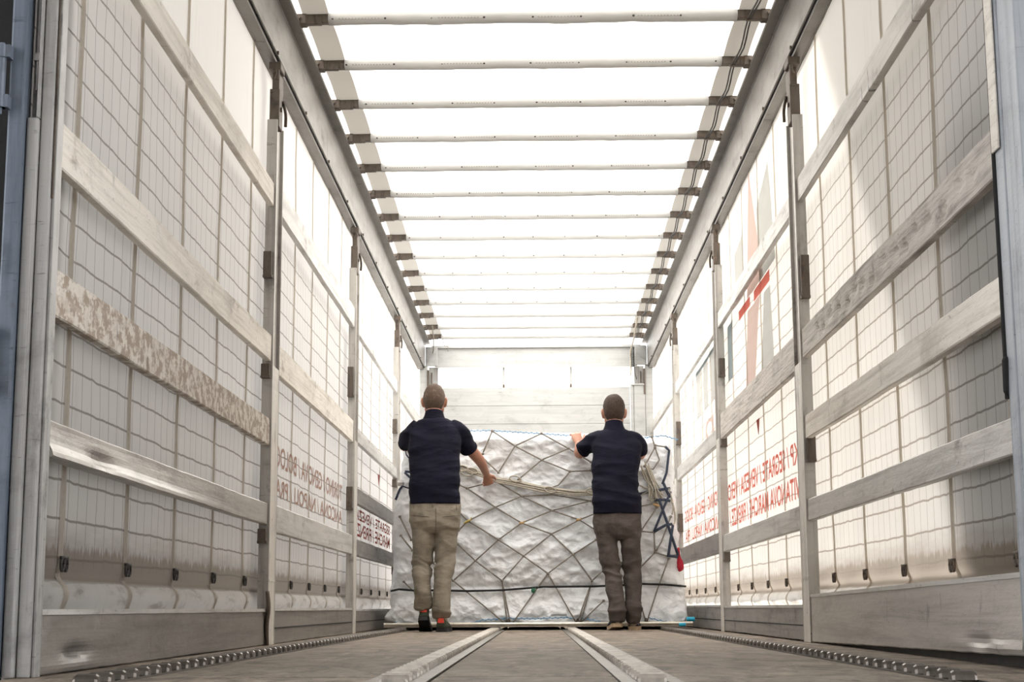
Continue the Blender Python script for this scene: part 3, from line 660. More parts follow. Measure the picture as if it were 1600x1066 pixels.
def top_z(x): return interp([(-1.1, 1.455), (-0.75, 1.50), (-0.5, 1.525), (-0.19, 1.505), (0.3, 1.495), (0.8, 1.47), (1.1, 1.445)], x)
def front_y(x, z):
    """front of the cover: slack billows, pulled in where the net draws tight"""
    y = 8.23 + 0.035*nz(x*2.1, z*2.4, 3.1) + 0.012*nz(x*6, z*6.5, 9.2)
    y -= 0.05*sst(0.28, 0.10, z)
    y += 0.02*math.exp(-((z-0.31)/0.02)**2)
    return y
def crinkle(x, y, z):
    w = 0.35*nz(x*1.2, y*1.2, z*1.2)
    a = 0.5+0.5*nz(x*1.7+9, y*1.7, z*1.7)
    return 0.022*ridge(x*3.2+z*2.2+w, y*3, z*5.0-x*1.6)*(0.4+a) + 0.014*ridge(x*6.5-z*5.5+w, y*6, z*8+x*4)*(1.3-a) + 0.006*ridge(x*14+z*9, y*12, z*17-x*7) - 0.012
def cover_pt(u, z):
    """u: 0..1 round left side, front, right side"""
    xl, xr = interp(LE, z), interp(RE, z); BK = 10.85
    rc = 0.09
    if u < 0.2:
        y = BK-(BK-8.23-rc)*(u/0.2); return Vector((xl+0.012*nz(y*2, z*2.5, 1), y, z)), Vector((-1, 0, 0))
    if u > 0.8:
        y = 8.23+rc+(BK-8.23-rc)*((u-0.8)/0.2); return Vector((xr+0.012*nz(y*2, z*2.5, 5), y, z)), Vector((1, 0, 0))
    f = (u-0.2)/0.6; x = xl+(xr-xl)*f
    d = min(x-xl, xr-x); c = 0.0
    if d < rc: c = rc-math.sqrt(max(0, rc*rc-(rc-d)**2))
    return Vector((x, front_y(x, z)+c, z)), Vector((0, -1, 0))
b = MB(); NV = 170
us = [0.2*i/60 for i in range(60)] + [0.2+0.6*i/300 for i in range(301)] + [0.8+0.2*i/60 for i in range(1, 61)]
cols = []
for u in us:
    col = []
    for j in range(NV+1):
        v = j/NV; z = 0.058+v*1.38
        p, nn = cover_pt(u, z); zt = top_z(p.x)
        z2 = 0.058+v*(zt-0.058); p.z = z2
        if u < 0.2 or u > 0.8: p.z = z2
        k = sst(0.93, 1.0, v)
        p += nn*crinkle(p.x, p.y, p.z)*(1-0.5*k) - nn*0.05*k*k
        if v < 0.03: p.z += 0.012*nz(p.x*3, p.y*3, 0)
        col.append(b.b.verts.new(p))
    cols.append(col)
for a, c in zip(cols, cols[1:]):
    for j in range(NV): b.b.faces.new((a[j], c[j], c[j+1], a[j+1]))
# sheet over the top, sewn to the front and side edges
topn = 24
left = [c[NV] for c in cols[:60]]; front = [c[NV] for c in cols[60:361]]; right = [c[NV] for c in cols[361:]]
prev = front
for k in range(1, 61):
    row = []
    L_, R_ = left[60-k], right[k-1]
    for i in range(301):
        if i == 0: row.append(L_)
        elif i == 300: row.append(R_)
        else:
            f = i/300; p = L_.co.lerp(R_.co, f); p.z = top_z(p.x)+0.012*ridge(p.x*4, p.y*4, 2)+0.015*sst(0, 0.2, k/60)
            row.append(b.b.verts.new(p))
    for i in range(300): b.b.faces.new((prev[i], prev[i+1], row[i+1], row[i]))
    prev = row
load = tag(b.build('covered_load', M['cover'], smooth=True), 'tall freight load wrapped in crinkled pale grey woven cover', 'wrapped cargo')
def c3(cx, cy): return (600+cx/3.046, 650+cy/3.046)
def on_front(px, py, d=0.020):
    d += 0.014
    p = at(px, py, 8.22)
    for _ in range(3):
        q, nn = Vector((p.x, front_y(p.x, p.z), p.z)), 0
        rc = 0.09; e = min(p.x-interp(LE, p.z), interp(RE, p.z)-p.x); c = 0
        if e < rc: c = rc-math.sqrt(max(0, rc*rc-(rc-max(e, 0))**2))
        p = at(px, py, q.y+c-d)
    return p
def on_line(pts, d=0.020, step=0.05):
    """lay a line over the cover between picture landmarks"""
    out = []
    for a, c in zip(pts, pts[1:]):
        A, B_ = on_front(*a, d), on_front(*c, d); n = max(2, int((B_-A).length/step))
        for k in range(n):
            f = k/n; out.append(on_front(a[0]+(c[0]-a[0])*f, a[1]+(c[1]-a[1])*f, d))
    return out+[on_front(*pts[-1], d)]
# blue stitched hems of the cover
for ln in ([(390, 72), (500, 70), (600, 76), (740, 84), (880, 94)], [(1240, 104), (1330, 94), (1400, 114)], [(310, 1000), (400, 992), (470, 972), (590, 964), (720, 966), (870, 960), (905, 965)], [(940, 962), (1050, 985)], [(1260, 962), (1330, 978), (1420, 1000)], [(55, 985), (120, 996)]):
    b = MB(); q = on_line([c3(*p) for p in ln], 0.018, 0.02)
    z = [p+Vector((0, 0, 0.006*(-1)**k)) for k, p in enumerate(q)]
    b.tube(z, 0.0032, 5); b.tube(q, 0.0022, 5); b.build('blue_hem', M['blue_hem'], load, label='blue zigzag stitching')
# net
net_lines = [((515, 72), (623, 143)), ((623, 143), (750, 84)), ((750, 84), (878, 155)), ((623, 143), (750, 210)), ((750, 210), (878, 155)), ((623, 143), (545, 270)), ((515, 72), (470, 180)), ((470, 200), (545, 270)),
    ((750, 210), (640, 303)), ((750, 210), (885, 265)), ((885, 265), (830, 330), (765, 352)), ((885, 265), (985, 260)), ((878, 155), (985, 220)), ((360, 330), (395, 345)), ((395, 345), (530, 310)), ((395, 345), (530, 435)),
    ((530, 310), (655, 382)), ((655, 382), (530, 435)), ((655, 382), (800, 450)), ((655, 382), (800, 375), (985, 405)), ((800, 450), (985, 405)), ((530, 435), (400, 500)), ((400, 500), (355, 545)), ((355, 455), (400, 500)), ((400, 500), (545, 590)),
    ((530, 435), (655, 510)), ((655, 510), (800, 450)), ((655, 510), (797, 563)), ((655, 510), (545, 590)), ((800, 450), (930, 495)), ((930, 495), (797, 563)), ((930, 495), (1005, 465)), ((930, 495), (1010, 545)),
    ((797, 563), (900, 660)), ((797, 563), (665, 668)), ((545, 590), (665, 668)), ((545, 590), (435, 690)), ((350, 610), (435, 690)), ((435, 690), (330, 785)), ((435, 690), (562, 785)), ((665, 668), (562, 785)),
    ((665, 668), (780, 750)), ((900, 660), (780, 750)), ((900, 660), (1010, 590)), ((900, 660), (990, 785)), ((330, 785), (585, 995)), ((562, 785), (588, 995)), ((562, 785), (602, 990)), ((780, 750), (610, 990)), ((780, 750), (915, 985)),
    ((990, 785), (917, 990)), ((990, 785), (932, 990)), ((990, 785), (1045, 735)), ((1045, 880), (935, 985)), ((1010, 545), (1120, 470)), ((1010, 590), (1130, 700)), ((330, 785), (235, 700)), ((235, 700), (350, 610)),
    ((1225, 545), (1300, 435)), ((1285, 555), (1290, 650)), ((1290, 650), (1220, 722)), ((1225, 550), (1285, 555)), ((1290, 650), (1320, 600), (1365, 480)), ((1290, 650), (1350, 668), (1400, 660)), ((1248, 985), (1220, 890)), ((1355, 680), (1300, 830), (1250, 985)), ((1220, 430), (1300, 415)),
    ((1290, 140), (1340, 148)), ((1240, 240), (1290, 150)), ((1290, 150), (1275, 100)), ((1290, 150), (1310, 210), (1280, 255), (1250, 245)), ((80, 570), (135, 640)), ((95, 790), (150, 845)), ((75, 480), (130, 590)), ((140, 720), (235, 700))]
net = thing('cargo_net', 'diamond-meshed grey rope net drawn over the front of the wrapped load', 'net', (0, 8.2, 0.05))
comp = []
for ln in net_lines:      # strands that are knotted together form one piece
    hit = [c for c in comp if any(p in c[0] for p in ln)]
    new = (set(ln), [ln])
    for c in hit: new[0].update(c[0]); new[1].extend(c[1]); comp.remove(c)
    comp.append(new)
for pts_, lns in comp:
    b = MB()
    for ln in lns: b.tube(on_line([c3(*p) for p in ln]), 0.0054, 6)
    b.build('mesh_rope', M['rope'], net, smooth=True)
done = set()
for ln in net_lines:
    for p in (ln[0], ln[-1]):
        if p not in done and p[1] < 900:
            done.add(p); b = MB(); b.ball(on_front(*c3(*p), 0.022), 0.0115, 8); b.build('knot', M['rope'], net, smooth=True)
for p in ((592, 990), (922, 988), (1248, 986)):
    b = MB(); q = on_front(*c3(*p), 0.03); b.box(q.x-0.022, q.x+0.022, q.y-0.012, q.y+0.012, q.z-0.02, q.z+0.006, 0.004); b.tube([q+Vector((-0.015, 0, 0)), q+Vector((0, 0, 0.035)), q+Vector((0.015, 0, 0))], 0.004, 6, 4); b.build('floor_fitting', M['rust'], net)
for p, m, lb, an in (((397, 503), 'yellow', 'yellow metal hook', 0.5), ((655, 510), 'tan', 'tan rope lock', 0.1), ((925, 495), 'tan', 'tan rope lock', 0.1), ((1297, 425), 'tan', 'orange leather rope tab', -0.3)):
    q = on_front(*c3(*p), 0.032); b = MB(); d = Vector((math.cos(an), 0, math.sin(an)))
    k = 0.030 if p[0] in (397, 1297) else 0.018
    b.tube([q-d*k, q-d*k*0.3, q+d*k*0.4, q+d*k], [0.005, 0.010, 0.009, 0.004], 8, 3, flat=0.6); b.tube([q+d*k*0.8, q+d*k*1.3+Vector((0, 0, 0.01)), q+d*k*0.9+Vector((0, 0, 0.014))], 0.003, 6, 3); b.build('rope_lock', M[m], net, smooth=True, label=lb)
# gathered rope across the middle, and the hank on the right
b = MB(); base = [(352, 238), (400, 258), (450, 275), (530, 305), (640, 325), (760, 350), (900, 368), (985, 366), (1060, 368)]
for k in range(6):
    ln = [(x+random.uniform(-5, 5), y+(k-2.5)*4.2+random.uniform(-3, 3)) for x, y in base]
    b.tube(on_line([c3(*p) for p in ln], 0.030+0.008*(k % 2), 0.06), 0.0065, 6, 2)
for x, y in ((375, 250), (420, 262), (395, 272), (625, 300), (990, 360), (790, 352)):
    lp = [(x+24*math.cos(a)*1.1, y+13*math.sin(a)+4*math.cos(a)) for a in [i*2*math.pi/9 for i in range(10)]]
    b.tube([on_front(*c3(*p), 0.044) for p in lp], 0.006, 6, 3)
tag(b.build('rope_bundle', M['rope_pale'], smooth=True), 'bundle of pale slack ropes gathered across the middle of the load', 'rope')
b = MB()
for k in range(11):
    x = 1212+random.uniform(0, 55); y = 225+random.uniform(-10, 40)
    ln = [(x, y), (x+20+random.uniform(-12, 20), y+60), (x+30+random.uniform(-10, 25), y+110), (x+50+random.uniform(-25, 25), y+155+random.uniform(-20, 15))]
    b.tube([on_front(*c3(*p), 0.028+0.012*(k % 3)) for p in ln], 0.0062, 6, 5)
for ln in ([(1225, 375), (1270, 360), (1290, 400), (1250, 400)], [(1215, 330), (1260, 350), (1300, 360), (1330, 375)], [(1240, 290), (1290, 350), (1330, 400)], [(1365, 400), (1380, 440), (1385, 500), (1375, 520)], [(1355, 345), (1375, 420), (1372, 470)]):
    b.tube([on_front(*c3(*p), 0.034) for p in ln], 0.006, 6, 5)
tag(b.build('rope_hank', M['rope_pale'], smooth=True), 'tangled hank of pale rope hanging at upper right of the load', 'rope')
b = MB()
for ln in ([(1340, 148), (1357, 165), (1345, 270), (1325, 325)], [(1215, 372), (1280, 356), (1362, 345)], [(1365, 360), (1330, 440), (1285, 552)], [(1285, 552), (1340, 520), (1372, 515)], [(1308, 395), (1345, 500), (1400, 665)], [(1375, 520), (1352, 672)], [(1285, 402), (1330, 398), (1362, 405)], [(1330, 320), (1360, 390)], [(1352, 665), (1398, 672)]):
    b.tube(on_line([c3(*p) for p in ln], 0.036, 0.05), 0.0105, 6, flat=0.35)
tag(b.build('lashing_strap', M['blue_strap'], smooth=True), 'dark blue lashing strap criss-crossed on the right end of the load', 'strap')
b = MB()
for ln in ([(98, 150), (106, 185), (122, 205)], [(122, 205), (135, 302)], [(98, 270), (135, 302)], [(100, 265), (140, 268)], [(55, 400), (75, 350), (88, 335), (140, 352)]):
    b.tube(on_line([c3(*p) for p in ln], 0.03, 0.04), 0.0095, 6, flat=0.4)
ls = tag(b.build('lashing_strap', M['blue_strap'], smooth=True), 'dark blue lashing strap with a buckle on the left end of the load', 'strap')
q = on_front(*c3(78, 325), 0.035); MB().box(q.x-0.02, q.x+0.02, q.y-0.012, q.y+0.012, q.z-0.014, q.z+0.014, 0.003).build('buckle', M['steel'], ls)
b = MB(); b.tube(on_line([c3(*p) for p in [(32, 834), (70, 826), (150, 832), (250, 830), (400, 834), (560, 830), (760, 814), (1000, 812), (1140, 806), (1230, 800), (1330, 803), (1437, 812)]], 0.032, 0.06), 0.0078, 6, flat=0.4)
tag(b.build('black_band', M['blackstrap'], smooth=True), 'thin black band tied round the lower part of the load', 'band')
q = on_front(*c3(710, 832), 0.03); b = MB(); b.ball(q, (0.016, 0.010, 0.02), 10); b.tube([q, q+Vector((0.02, 0, 0.02))], 0.004, 6)
tag(b.build('green_tag', M['green'], smooth=True), 'small dark green tag on the black band', 'tag')
b = MB(); q = on_front(*c3(1405, 690), 0.03); b.tube([q+Vector((-0.004, 0, 0.10)), q+Vector((-0.002, 0, 0.03)), q+Vector((0.006, 0, -0.01)), q+Vector((0.008, 0, -0.055)), q+Vector((-0.004, 0, -0.08))], [0.008, 0.012, 0.024, 0.026, 0.006], 8, 3, flat=0.35, ref=Vector((1, 0, 0)))
tag(b.build('red_pennant', M['crimson'], smooth=True), 'crimson strap end dangling at the right side of the load', 'strap')
b = MB(); p1 = Vector((1.145, PY+0.05, 0.074)); b.tube([p1+Vector((-0.03, 0, 0)), p1+Vector((0.03, 0, 0))], 0.017, 12)
tag(b.build('tape_roll', M['cyan']), 'cyan plastic sleeve on the right end of the pallet rim', 'sleeve')
b = MB(); p1 = Vector((1.075, PY-0.028, 0.035)); b.tube([p1+Vector((-0.025, 0, 0)), p1+Vector((0.025, 0, 0))], 0.013, 12)
tag(b.build('tape_roll', M['cyan']), 'cyan plastic piece tucked below the hem at lower right corner', 'sleeve')
b = MB(); q = at(1055, 727, 8.55); b.box(1.052, 1.056, q.y-0.04, q.y+0.04, q.z-0.05, q.z+0.05); tag(b.build('paper_label', M['paper']), 'white paper label on the upper right edge of the load', 'label')

# ------------------------------------------------------------------ people
def hand(b, w, fwd, palm, thumb, curl=0.5, size=1.0):
    """palm with five separate bent fingers; fwd fingers' way, palm the way the palm faces, thumb its side"""
    f = fwd.normalized(); t = (thumb-f*thumb.dot(f)).normalized(); p = f.cross(t); p = p if p.dot(palm) > 0 else -p
    k = size
    b.tube([w, w+f*0.03*k, w+f*0.065*k, w+f*0.092*k], [(0.022*k, 0.016*k), (0.033*k, 0.017*k), (0.041*k, 0.015*k), (0.040*k, 0.012*k)], 12, 3, ref=t, rnd=True)
    for j, (o, ln, sp) in enumerate(((0.030, 0.072, 0.18), (0.010, 0.080, 0.04), (-0.011, 0.074, -0.08), (-0.030, 0.058, -0.22))):
        a = w+f*0.085*k+t*o*k; d = (f+t*sp).normalized(); pts = [a]; c = 0.0; L = ln*k
        for seg, fr in ((0, 0.45), (1, 0.32), (2, 0.23)):
            c += curl*(0.75, 0.9, 0.6)[seg]; dd = d*math.cos(c)+p*math.sin(c); pts.append(pts[-1]+dd*L*fr)
        b.tube(pts, [0.0100*k, 0.0095*k, 0.0088*k, 0.0078*k], 8, 3, rnd=True)
    a = w+f*0.022*k+t*0.022*k; d = (f*0.65+t*0.85+p*0.15).normalized(); d2 = (f*0.95+t*0.35+p*0.45*curl).normalized()
    b.tube([a, a+d*0.034*k, a+d*0.034*k+d2*0.030*k, a+d*0.034*k+d2*0.052*k], [0.0145*k, 0.0120*k, 0.0105*k, 0.0085*k], 8, 3, rnd=True)

def head_pt(th, ph, gx=0.0):
    """skull and face shape; th azimuth with +Y the face, ph elevation"""
    x, y, z = math.cos(ph)*math.sin(th), math.cos(ph)*math.cos(th), math.sin(ph)
    X, Y, Z = x*0.0765, y*0.098, z*0.122
    if z < 0:  # jaw narrows to the chin, back of the skull tucks under to the neck
        k = sst(0, 1, -z); X *= 1-0.26*k
        Y = Y*(1-0.10*k) + (0.030*k if y > 0 else 0.020*k)
    else: X *= 1+0.03*math.sin(math.pi*z)
    if y < 0: Y *= 1.0+0.05*sst(0, 0.6, z+0.2)
    X = math.copysign(abs(X)**0.94*0.0765**0.06, X)
    return Vector((X, Y, Z))
def ring_el(c, rx, ry, n=28, p=2.5, tilt=0.0):
    out = []
    for k in range(n):
        a = 2*math.pi*k/n; ca, sa = math.cos(a), math.sin(a)
        X = math.copysign(abs(ca)**(2/p), ca)*rx; Y = math.copysign(abs(sa)**(2/p), sa)*ry
        out.append(Vector((c[0]+X, c[1]+Y, c[2]+tilt*Y)))
    return out
def sil(rows, k=1.0, dy=0.0):
    """horizontal rings from (xl, xr, py, Y, depth radius)"""
    rg = []
    for xl, xr, py, Y, ry in rows:
        a, c = at(xl, py, Y), at(xr, py, Y); rg.append(ring_el(((a.x+c.x)/2, Y+dy, (a.z+c.z)/2), abs(c.x-a.x)/2*k, ry*k))
    return rg
def shoe(person, heel, toe, lift, up_m, sole_m, tab_m, name='shoe', w=0.045, sole_h=0.028):
    """heel/toe ground points; lift raises the heel and rolls the shoe over its ball"""
    d = (toe-heel); L = d.length; f = d.normalized(); sd = Vector((f.y, -f.x, 0)); ang = math.atan2(lift, L*0.72)
    def P(u, v, h):
        s_ = u*L; x = s_-L*0.72
        if x < 0 and lift: x, h2 = x*math.cos(ang)-(-h)*0-h*math.sin(ang)*-0, h*math.cos(ang)-x*math.sin(ang); x += h*math.sin(ang)
        else: h2 = h
        return heel+f*(L*0.72+x)+sd*v+Vector((0, 0, h2))
    us = [0.0, 0.03, 0.10, 0.25, 0.4, 0.55, 0.7, 0.82, 0.92, 0.985]
    wd = [0.55, 0.74, 0.84, 0.82, 0.80, 0.90, 1.0, 0.96, 0.74, 0.35]
    tp = [0.070, 0.090, 0.098, 0.095, 0.092, 0.078, 0.062, 0.052, 0.045, 0.036]
    b = MB(); rg = []
    for u, ww, hh in zip(us, wd, tp):
        k = ww*w; rg.append([P(u, v*k, h) for v, h in ((-1, sole_h), (-1.0, sole_h+0.25*(hh-sole_h)), (-0.82, sole_h+0.7*(hh-sole_h)), (-0.4, hh), (0.4, hh), (0.82, sole_h+0.7*(hh-sole_h)), (1.0, sole_h+0.25*(hh-sole_h)), (1, sole_h))])
    b.rings(rg); o = b.build(name, up_m, person, smooth=True)
    b = MB(); b.rings([[P(u, v*ww*w*1.07, h) for v, h in ((-1, 0.0+0.001), (-1, sole_h), (1, sole_h), (1, 0.001))] for u, ww in zip([-0.012]+us[1:-1]+[1.0], wd)])
    b.build('sole', sole_m, o)
    b = MB(); b.rings([[P(u, v*w*0.50, h) for v, h in ((-1, 0.066), (-0.8, 0.094), (0.8, 0.094), (1, 0.066), (0.7, 0.062), (-0.7, 0.062))] for u in (-0.022, 0.03)]); b.build('heel_tab', tab_m, o)
    b = MB(); b.box(0, 0.001, 0, 0.001, 0, 0.001); b.b.clear()
    mid = [P(0.55, q*0.03, 0.080+0.004) for q in (-1, 1)]
    for k in range(4): b.tube([P(0.42+0.09*k, -0.022, 0.093-0.008*k), P(0.42+0.09*k, 0, 0.100-0.009*k), P(0.42+0.09*k, 0.022, 0.093-0.008*k)], 0.003, 6, 3)
    b.build('lace', M['sock'], o)
    return o

def man(D):
    base = Vector((D['head'].x, D['base_y'], 0))
    person = thing('person', D['label'], 'person', base)
    hc = D['head']
    # --- body: one skin
    b = MB()
    rg = []
    for i in range(1, 24):
        ph = -math.pi/2+math.pi*i/24
        rg.append([hc+D['hrot'] @ head_pt(2*math.pi*k/36, ph) for k in range(36)])
    b.rings(rg)
    H = lambda x, y, z: hc+D['hrot'] @ Vector((x, y, z))
    b.tube([H(0, 0.088, 0.022), H(0, 0.104, -0.005), H(0, 0.114, -0.028), H(0, 0.100, -0.038)], [0.008, 0.010, 0.013, 0.010], 10, 3, rnd=True)   # nose
    for s in (-1, 1):
        b.ball(H(s*0.012, 0.102, -0.034), 0.008, 8)
        b.tube([H(s*0.012, 0.094, 0.026), H(s*0.032, 0.090, 0.032), H(s*0.052, 0.076, 0.026)], 0.008, 8, 3, rnd=True)      # brow
        b.tube([H(s*0.030, 0.078, -0.024), H(s*0.050, 0.058, -0.020)], 0.014, 8, rnd=True)                               # cheek
        ear = [H(s*0.074, 0.012, -0.034), H(s*0.082, 0.004, -0.036), H(s*0.089, -0.008, -0.015), H(s*0.092, -0.014, 0.008), H(s*0.087, -0.006, 0.024), H(s*0.077, 0.010, 0.020)]
        b.tube(ear, [0.007, 0.0085, 0.008, 0.008, 0.0075, 0.006], 8, 3, rnd=True); b.ball(H(s*0.080, 0.0, -0.004), (0.007, 0.016, 0.028), 10)
    for z, r in ((-0.062, 0.0075), (-0.073, 0.008)): b.tube([H(-0.024, 0.086, z), H(0, 0.0975, z+0.001), H(0.024, 0.086, z)], [0.004, r*0.8, 0.004], 8, 4, rnd=True)  # lips
    b.ball(H(0, 0.070, -0.070), (0.036, 0.028, 0.040), 14); b.ball(H(0, 0.074, -0.100), (0.026, 0.020, 0.018), 12)
    for s in (-1, 1): b.tube([H(s*0.060, 0.010, -0.055), H(s*0.046, 0.045, -0.088), H(0, 0.072, -0.104)], [0.014, 0.016, 0.014], 10, 4, rnd=True)
    nb = D['neck']
    b.tube([H(0, -0.028, -0.03), H(0, -0.030, -0.085), nb+Vector((0, 0, 0.02)), nb-Vector((0, 0, 0.05))], [(0.052, 0.055), (0.055, 0.056), (0.060, 0.060), (0.075, 0.07)], 16, 4, ref=Vector((1, 0, 0)))
    b.rings(sil(D['torso'], 0.86))
    for lg in D['legs']: b.tube(lg['p'], [(r[0]*0.78, r[1]*0.78) for r in lg['r']], 14, 3, ref=Vector((1, 0, 0)))
    for ft in D['feet']: b.tube([ft[0]+Vector((0, 0.06+ft[2]*0.5, 0.06+ft[2]*0.7)), ft[0].lerp(ft[1], 0.5)+Vector((0, 0, 0.045+ft[2]*0.3)), ft[0].lerp(ft[1], 0.8)+Vector((0, 0, 0.042))], [0.030, 0.030, 0.024], 10, 3)
    for ft, lg in zip(D['feet'], D['legs']): b.tube([lg['p'][-1]+Vector((0, 0, 0.06)), lg['p'][-1], ft[0]+Vector((0, 0.065+ft[2]*0.5, 0.06+ft[2]*0.7))], [0.040, 0.033, 0.029], 10, 3)
    for a in D['arms']:
        b.tube(a['p'], a['r'], 14, 5, rnd=True); hand(b, a['hand'][0], *a['hand'][1:])
    body = b.build('body', D['skin'], person); bake(body, 0.0045, 4)
    # --- eyes
    for s in (-1, 1):
        b = MB(); b.ball(H(s*0.031, 0.081, 0.012), 0.0118, 12); e = b.build('eye', M['eye'], person, smooth=True)
        b = MB(); b.ball(H(s*0.031, 0.0905, 0.012), (0.0055, 0.0035, 0.0055), 10); b.build('iris', M['sole_dark'], e, smooth=True)
    # --- hair: a short cap that follows the skull
    b = MB(); nu, nv = 56, 30; V = {}
    for i in range(nu):
        th = 2*math.pi*i/nu; fr = math.cos(th)
        lo = -0.66 if fr < -0.55 else (0.06 if fr < 0.25 else 0.62)
        if -0.55 <= fr < -0.1: lo = -0.66+(0.10+0.66)*sst(-0.55, -0.1, fr)
        elif -0.1 <= fr < 0.25: lo = 0.10
        elif 0.25 <= fr < 0.7: lo = 0.10+0.50*sst(0.25, 0.7, fr)
        for j in range(nv+1):
            ph = lo+(math.pi/2-0.001-lo)*j/nv; p = head_pt(th, ph); q = p.normalized(); up = sst(0.2, 1.0, q.z)
            g = 0.0075*sst(0, 0.12, j/nv) + D['hair_top']*up + 0.0028*nz(p.x*70, p.y*70, p.z*70+D['seed']) + 0.004*nz(p.x*25, p.y*25, p.z*25)*up
            V[i, j] = b.b.verts.new(p+q*(g-0.0015))
    for i in range(nu):
        for j in range(nv): b.b.faces.new((V[i, j], V[(i+1) % nu, j], V[(i+1) % nu, j+1], V[i, j+1]))
    h = b.build('hair', D['hair'], person, smooth=True); h.location = hc-base; h.rotation_euler = D['hrot'].to_euler()
    # --- shirt
    b = MB(); b.rings(sil(D['torso']))
    for a in D['sleeves']: b.tube(a['p'], a['r'], 18, 4, rnd=False)
    sh = b.build('polo_shirt', M['navy'], person)
    zh = D['hem_z']
    def fold(c, nn):
        k = sst(zh+0.02, zh+0.10, c.z); x, z = c.x-base.x, c.z
        w = 0.010*ridge(x*3.5+z*4, c.y*3, z*11+D['seed'])+0.0045*ridge(x*5-z*7, c.y*5, z*15+D['seed'])
        w += 0.010*ridge(x*3.2+z*2, 1.5, z*9)*math.exp(-((z-zh-0.16)/0.12)**2)
        return w*(0.35+0.65*k)-0.004
    bake(sh, 0.0085, 5, fold)
    b = MB(); rc = [[p for p in ring_el(nb+Vector((0, dy, dz)), rx, ry, 32, 2.1, tl)] for dz, rx, ry, dy, tl in ((-0.060, 0.104, 0.098, 0.0, -0.08), (-0.036, 0.092, 0.087, 0.0, -0.17), (-0.018, 0.085, 0.080, 0.0, -0.22), (0.004, 0.074, 0.070, 0.002, -0.28), (0.028, 0.0685, 0.066, 0.004, -0.30), (0.036, 0.066, 0.064, 0.004, -0.30), (0.034, 0.063, 0.061, 0.004, -0.30), (0.0, 0.066, 0.064, 0.002, -0.28))]
    b.rings(rc, cap=False); b.build('collar', M['navy'], sh, smooth=True)
    b = MB()
    for a in D['sleeves']:
        e, f_ = Vector(a['p'][-1]), (Vector(a['p'][-1])-Vector(a['p'][-2])).normalized(); r = a['r'][-1]
        b.tube([e-f_*0.018, e-f_*0.004, e+f_*0.004], [r*1.02, r*1.035, r*1.0], 18)
    b.build('sleeve_cuff', M['navy'], sh, smooth=True)
    # --- trousers
    b = MB(); b.rings(sil(D['hips']))
    for lg in D['legs']: b.tube(lg['p'], lg['r'], 20, 4, ref=Vector((1, 0, 0)))
    tr = b.build('trousers', D['trouser_m'], person)
    kz = [lg['p'][2].z for lg in D['legs']]
    def fold2(c, nn):
        x, z = c.x-base.x, c.z
        kn = max(math.exp(-((z-k+0.01)/0.085)**2) for k in kz); ank = math.exp(-((z-0.14)/0.07)**2); ht = math.exp(-((z-0.76)/0.08)**2)
        w = 0.018*kn*ridge(x*2.5+D['seed'], c.y*2, z*17+2.0*nz(x*7, z*5, 1)) + 0.016*ank*ridge(x*6, c.y*4, z*12) + 0.008*ht*ridge(x*6+z*5, c.y*3, z*11)
        return w+0.007*ridge(x*8+z*3, c.y*6, z*7)+0.003*ridge(x*14-z*6, c.y*10, z*19)-0.004
    bake(tr, 0.0085, 4, fold2)
    from mathutils.bvhtree import BVHTree
    tv = BVHTree.FromPolygons([v.co.copy() for v in tr.data.vertices], [list(p.vertices) for p in tr.data.polygons])
    def on_cloth(px, py):
        d = (at(px, py, 8.0)-CAM).normalized(); h = tv.ray_cast(CAM, d)[0]
        return (h if h else at(px, py, D['hips'][0][3]-0.1))-d*0.001
    pk = D['pockets']
    for (xa, ya), (xb, yb) in pk:
        b = MB(); b.tube([on_cloth(xa+(xb-xa)*k/8, ya+(yb-ya)*k/8) for k in range(9)], 0.0022, 5); b.build('pocket_seam', M['seam'], tr)
    for ft, lg in zip(D['feet'], D['legs']):
        b = MB(); b.tube([lg['p'][-1]+Vector((0, 0.0, 0.05)), lg['p'][-1]+Vector((0, 0.004, -0.01)), ft[0]+Vector((0, 0.062+ft[2]*0.55, 0.070+ft[2]*0.7))], [0.046, 0.040, 0.036], 14, 3); b.build('sock', M['sock'], person, smooth=True)
    for ft in D['feet']: shoe(person, ft[0], ft[1], ft[2], *D['shoe'])
    return person

def V3(px, py, Y): return at(px, py, Y)
# man on the left
T = [(639.3, 720.2, 789, 7.47, 0.131), (640.5, 718.5, 775, 7.475, 0.122), (641.5, 716.5, 750, 7.50, 0.115), (640, 717, 725, 7.54, 0.118), (638, 718.5, 705, 7.575, 0.122), (638.5, 720, 690, 7.60, 0.120), (640.5, 719, 678, 7.615, 0.112), (644, 715, 669, 7.625, 0.100), (650, 708, 661.5, 7.635, 0.085), (659, 699, 656, 7.645, 0.072)]
Lg = lambda rows: {'p': [at(x, y, Y) for x, y, Y, rx, ry in rows], 'r': [(rx, ry) for x, y, Y, rx, ry in rows]}
legL = Lg([(661, 800, 7.47, 0.082, 0.105), (662, 845, 7.465, 0.080, 0.090), (659.5, 885, 7.47, 0.061, 0.068), (660, 912, 7.41, 0.058, 0.066), (661, 932, 7.40, 0.058, 0.060), (662, 949, 7.425, 0.061, 0.060)])
legR = Lg([(698, 800, 7.47, 0.084, 0.105), (696.5, 845, 7.465, 0.082, 0.090), (694.5, 885, 7.44, 0.060, 0.068), (691, 920, 7.39, 0.060, 0.066), (690, 950, 7.375, 0.056, 0.058), (690, 966, 7.38, 0.060, 0.062)])
wL = at(760, 741, 8.07)
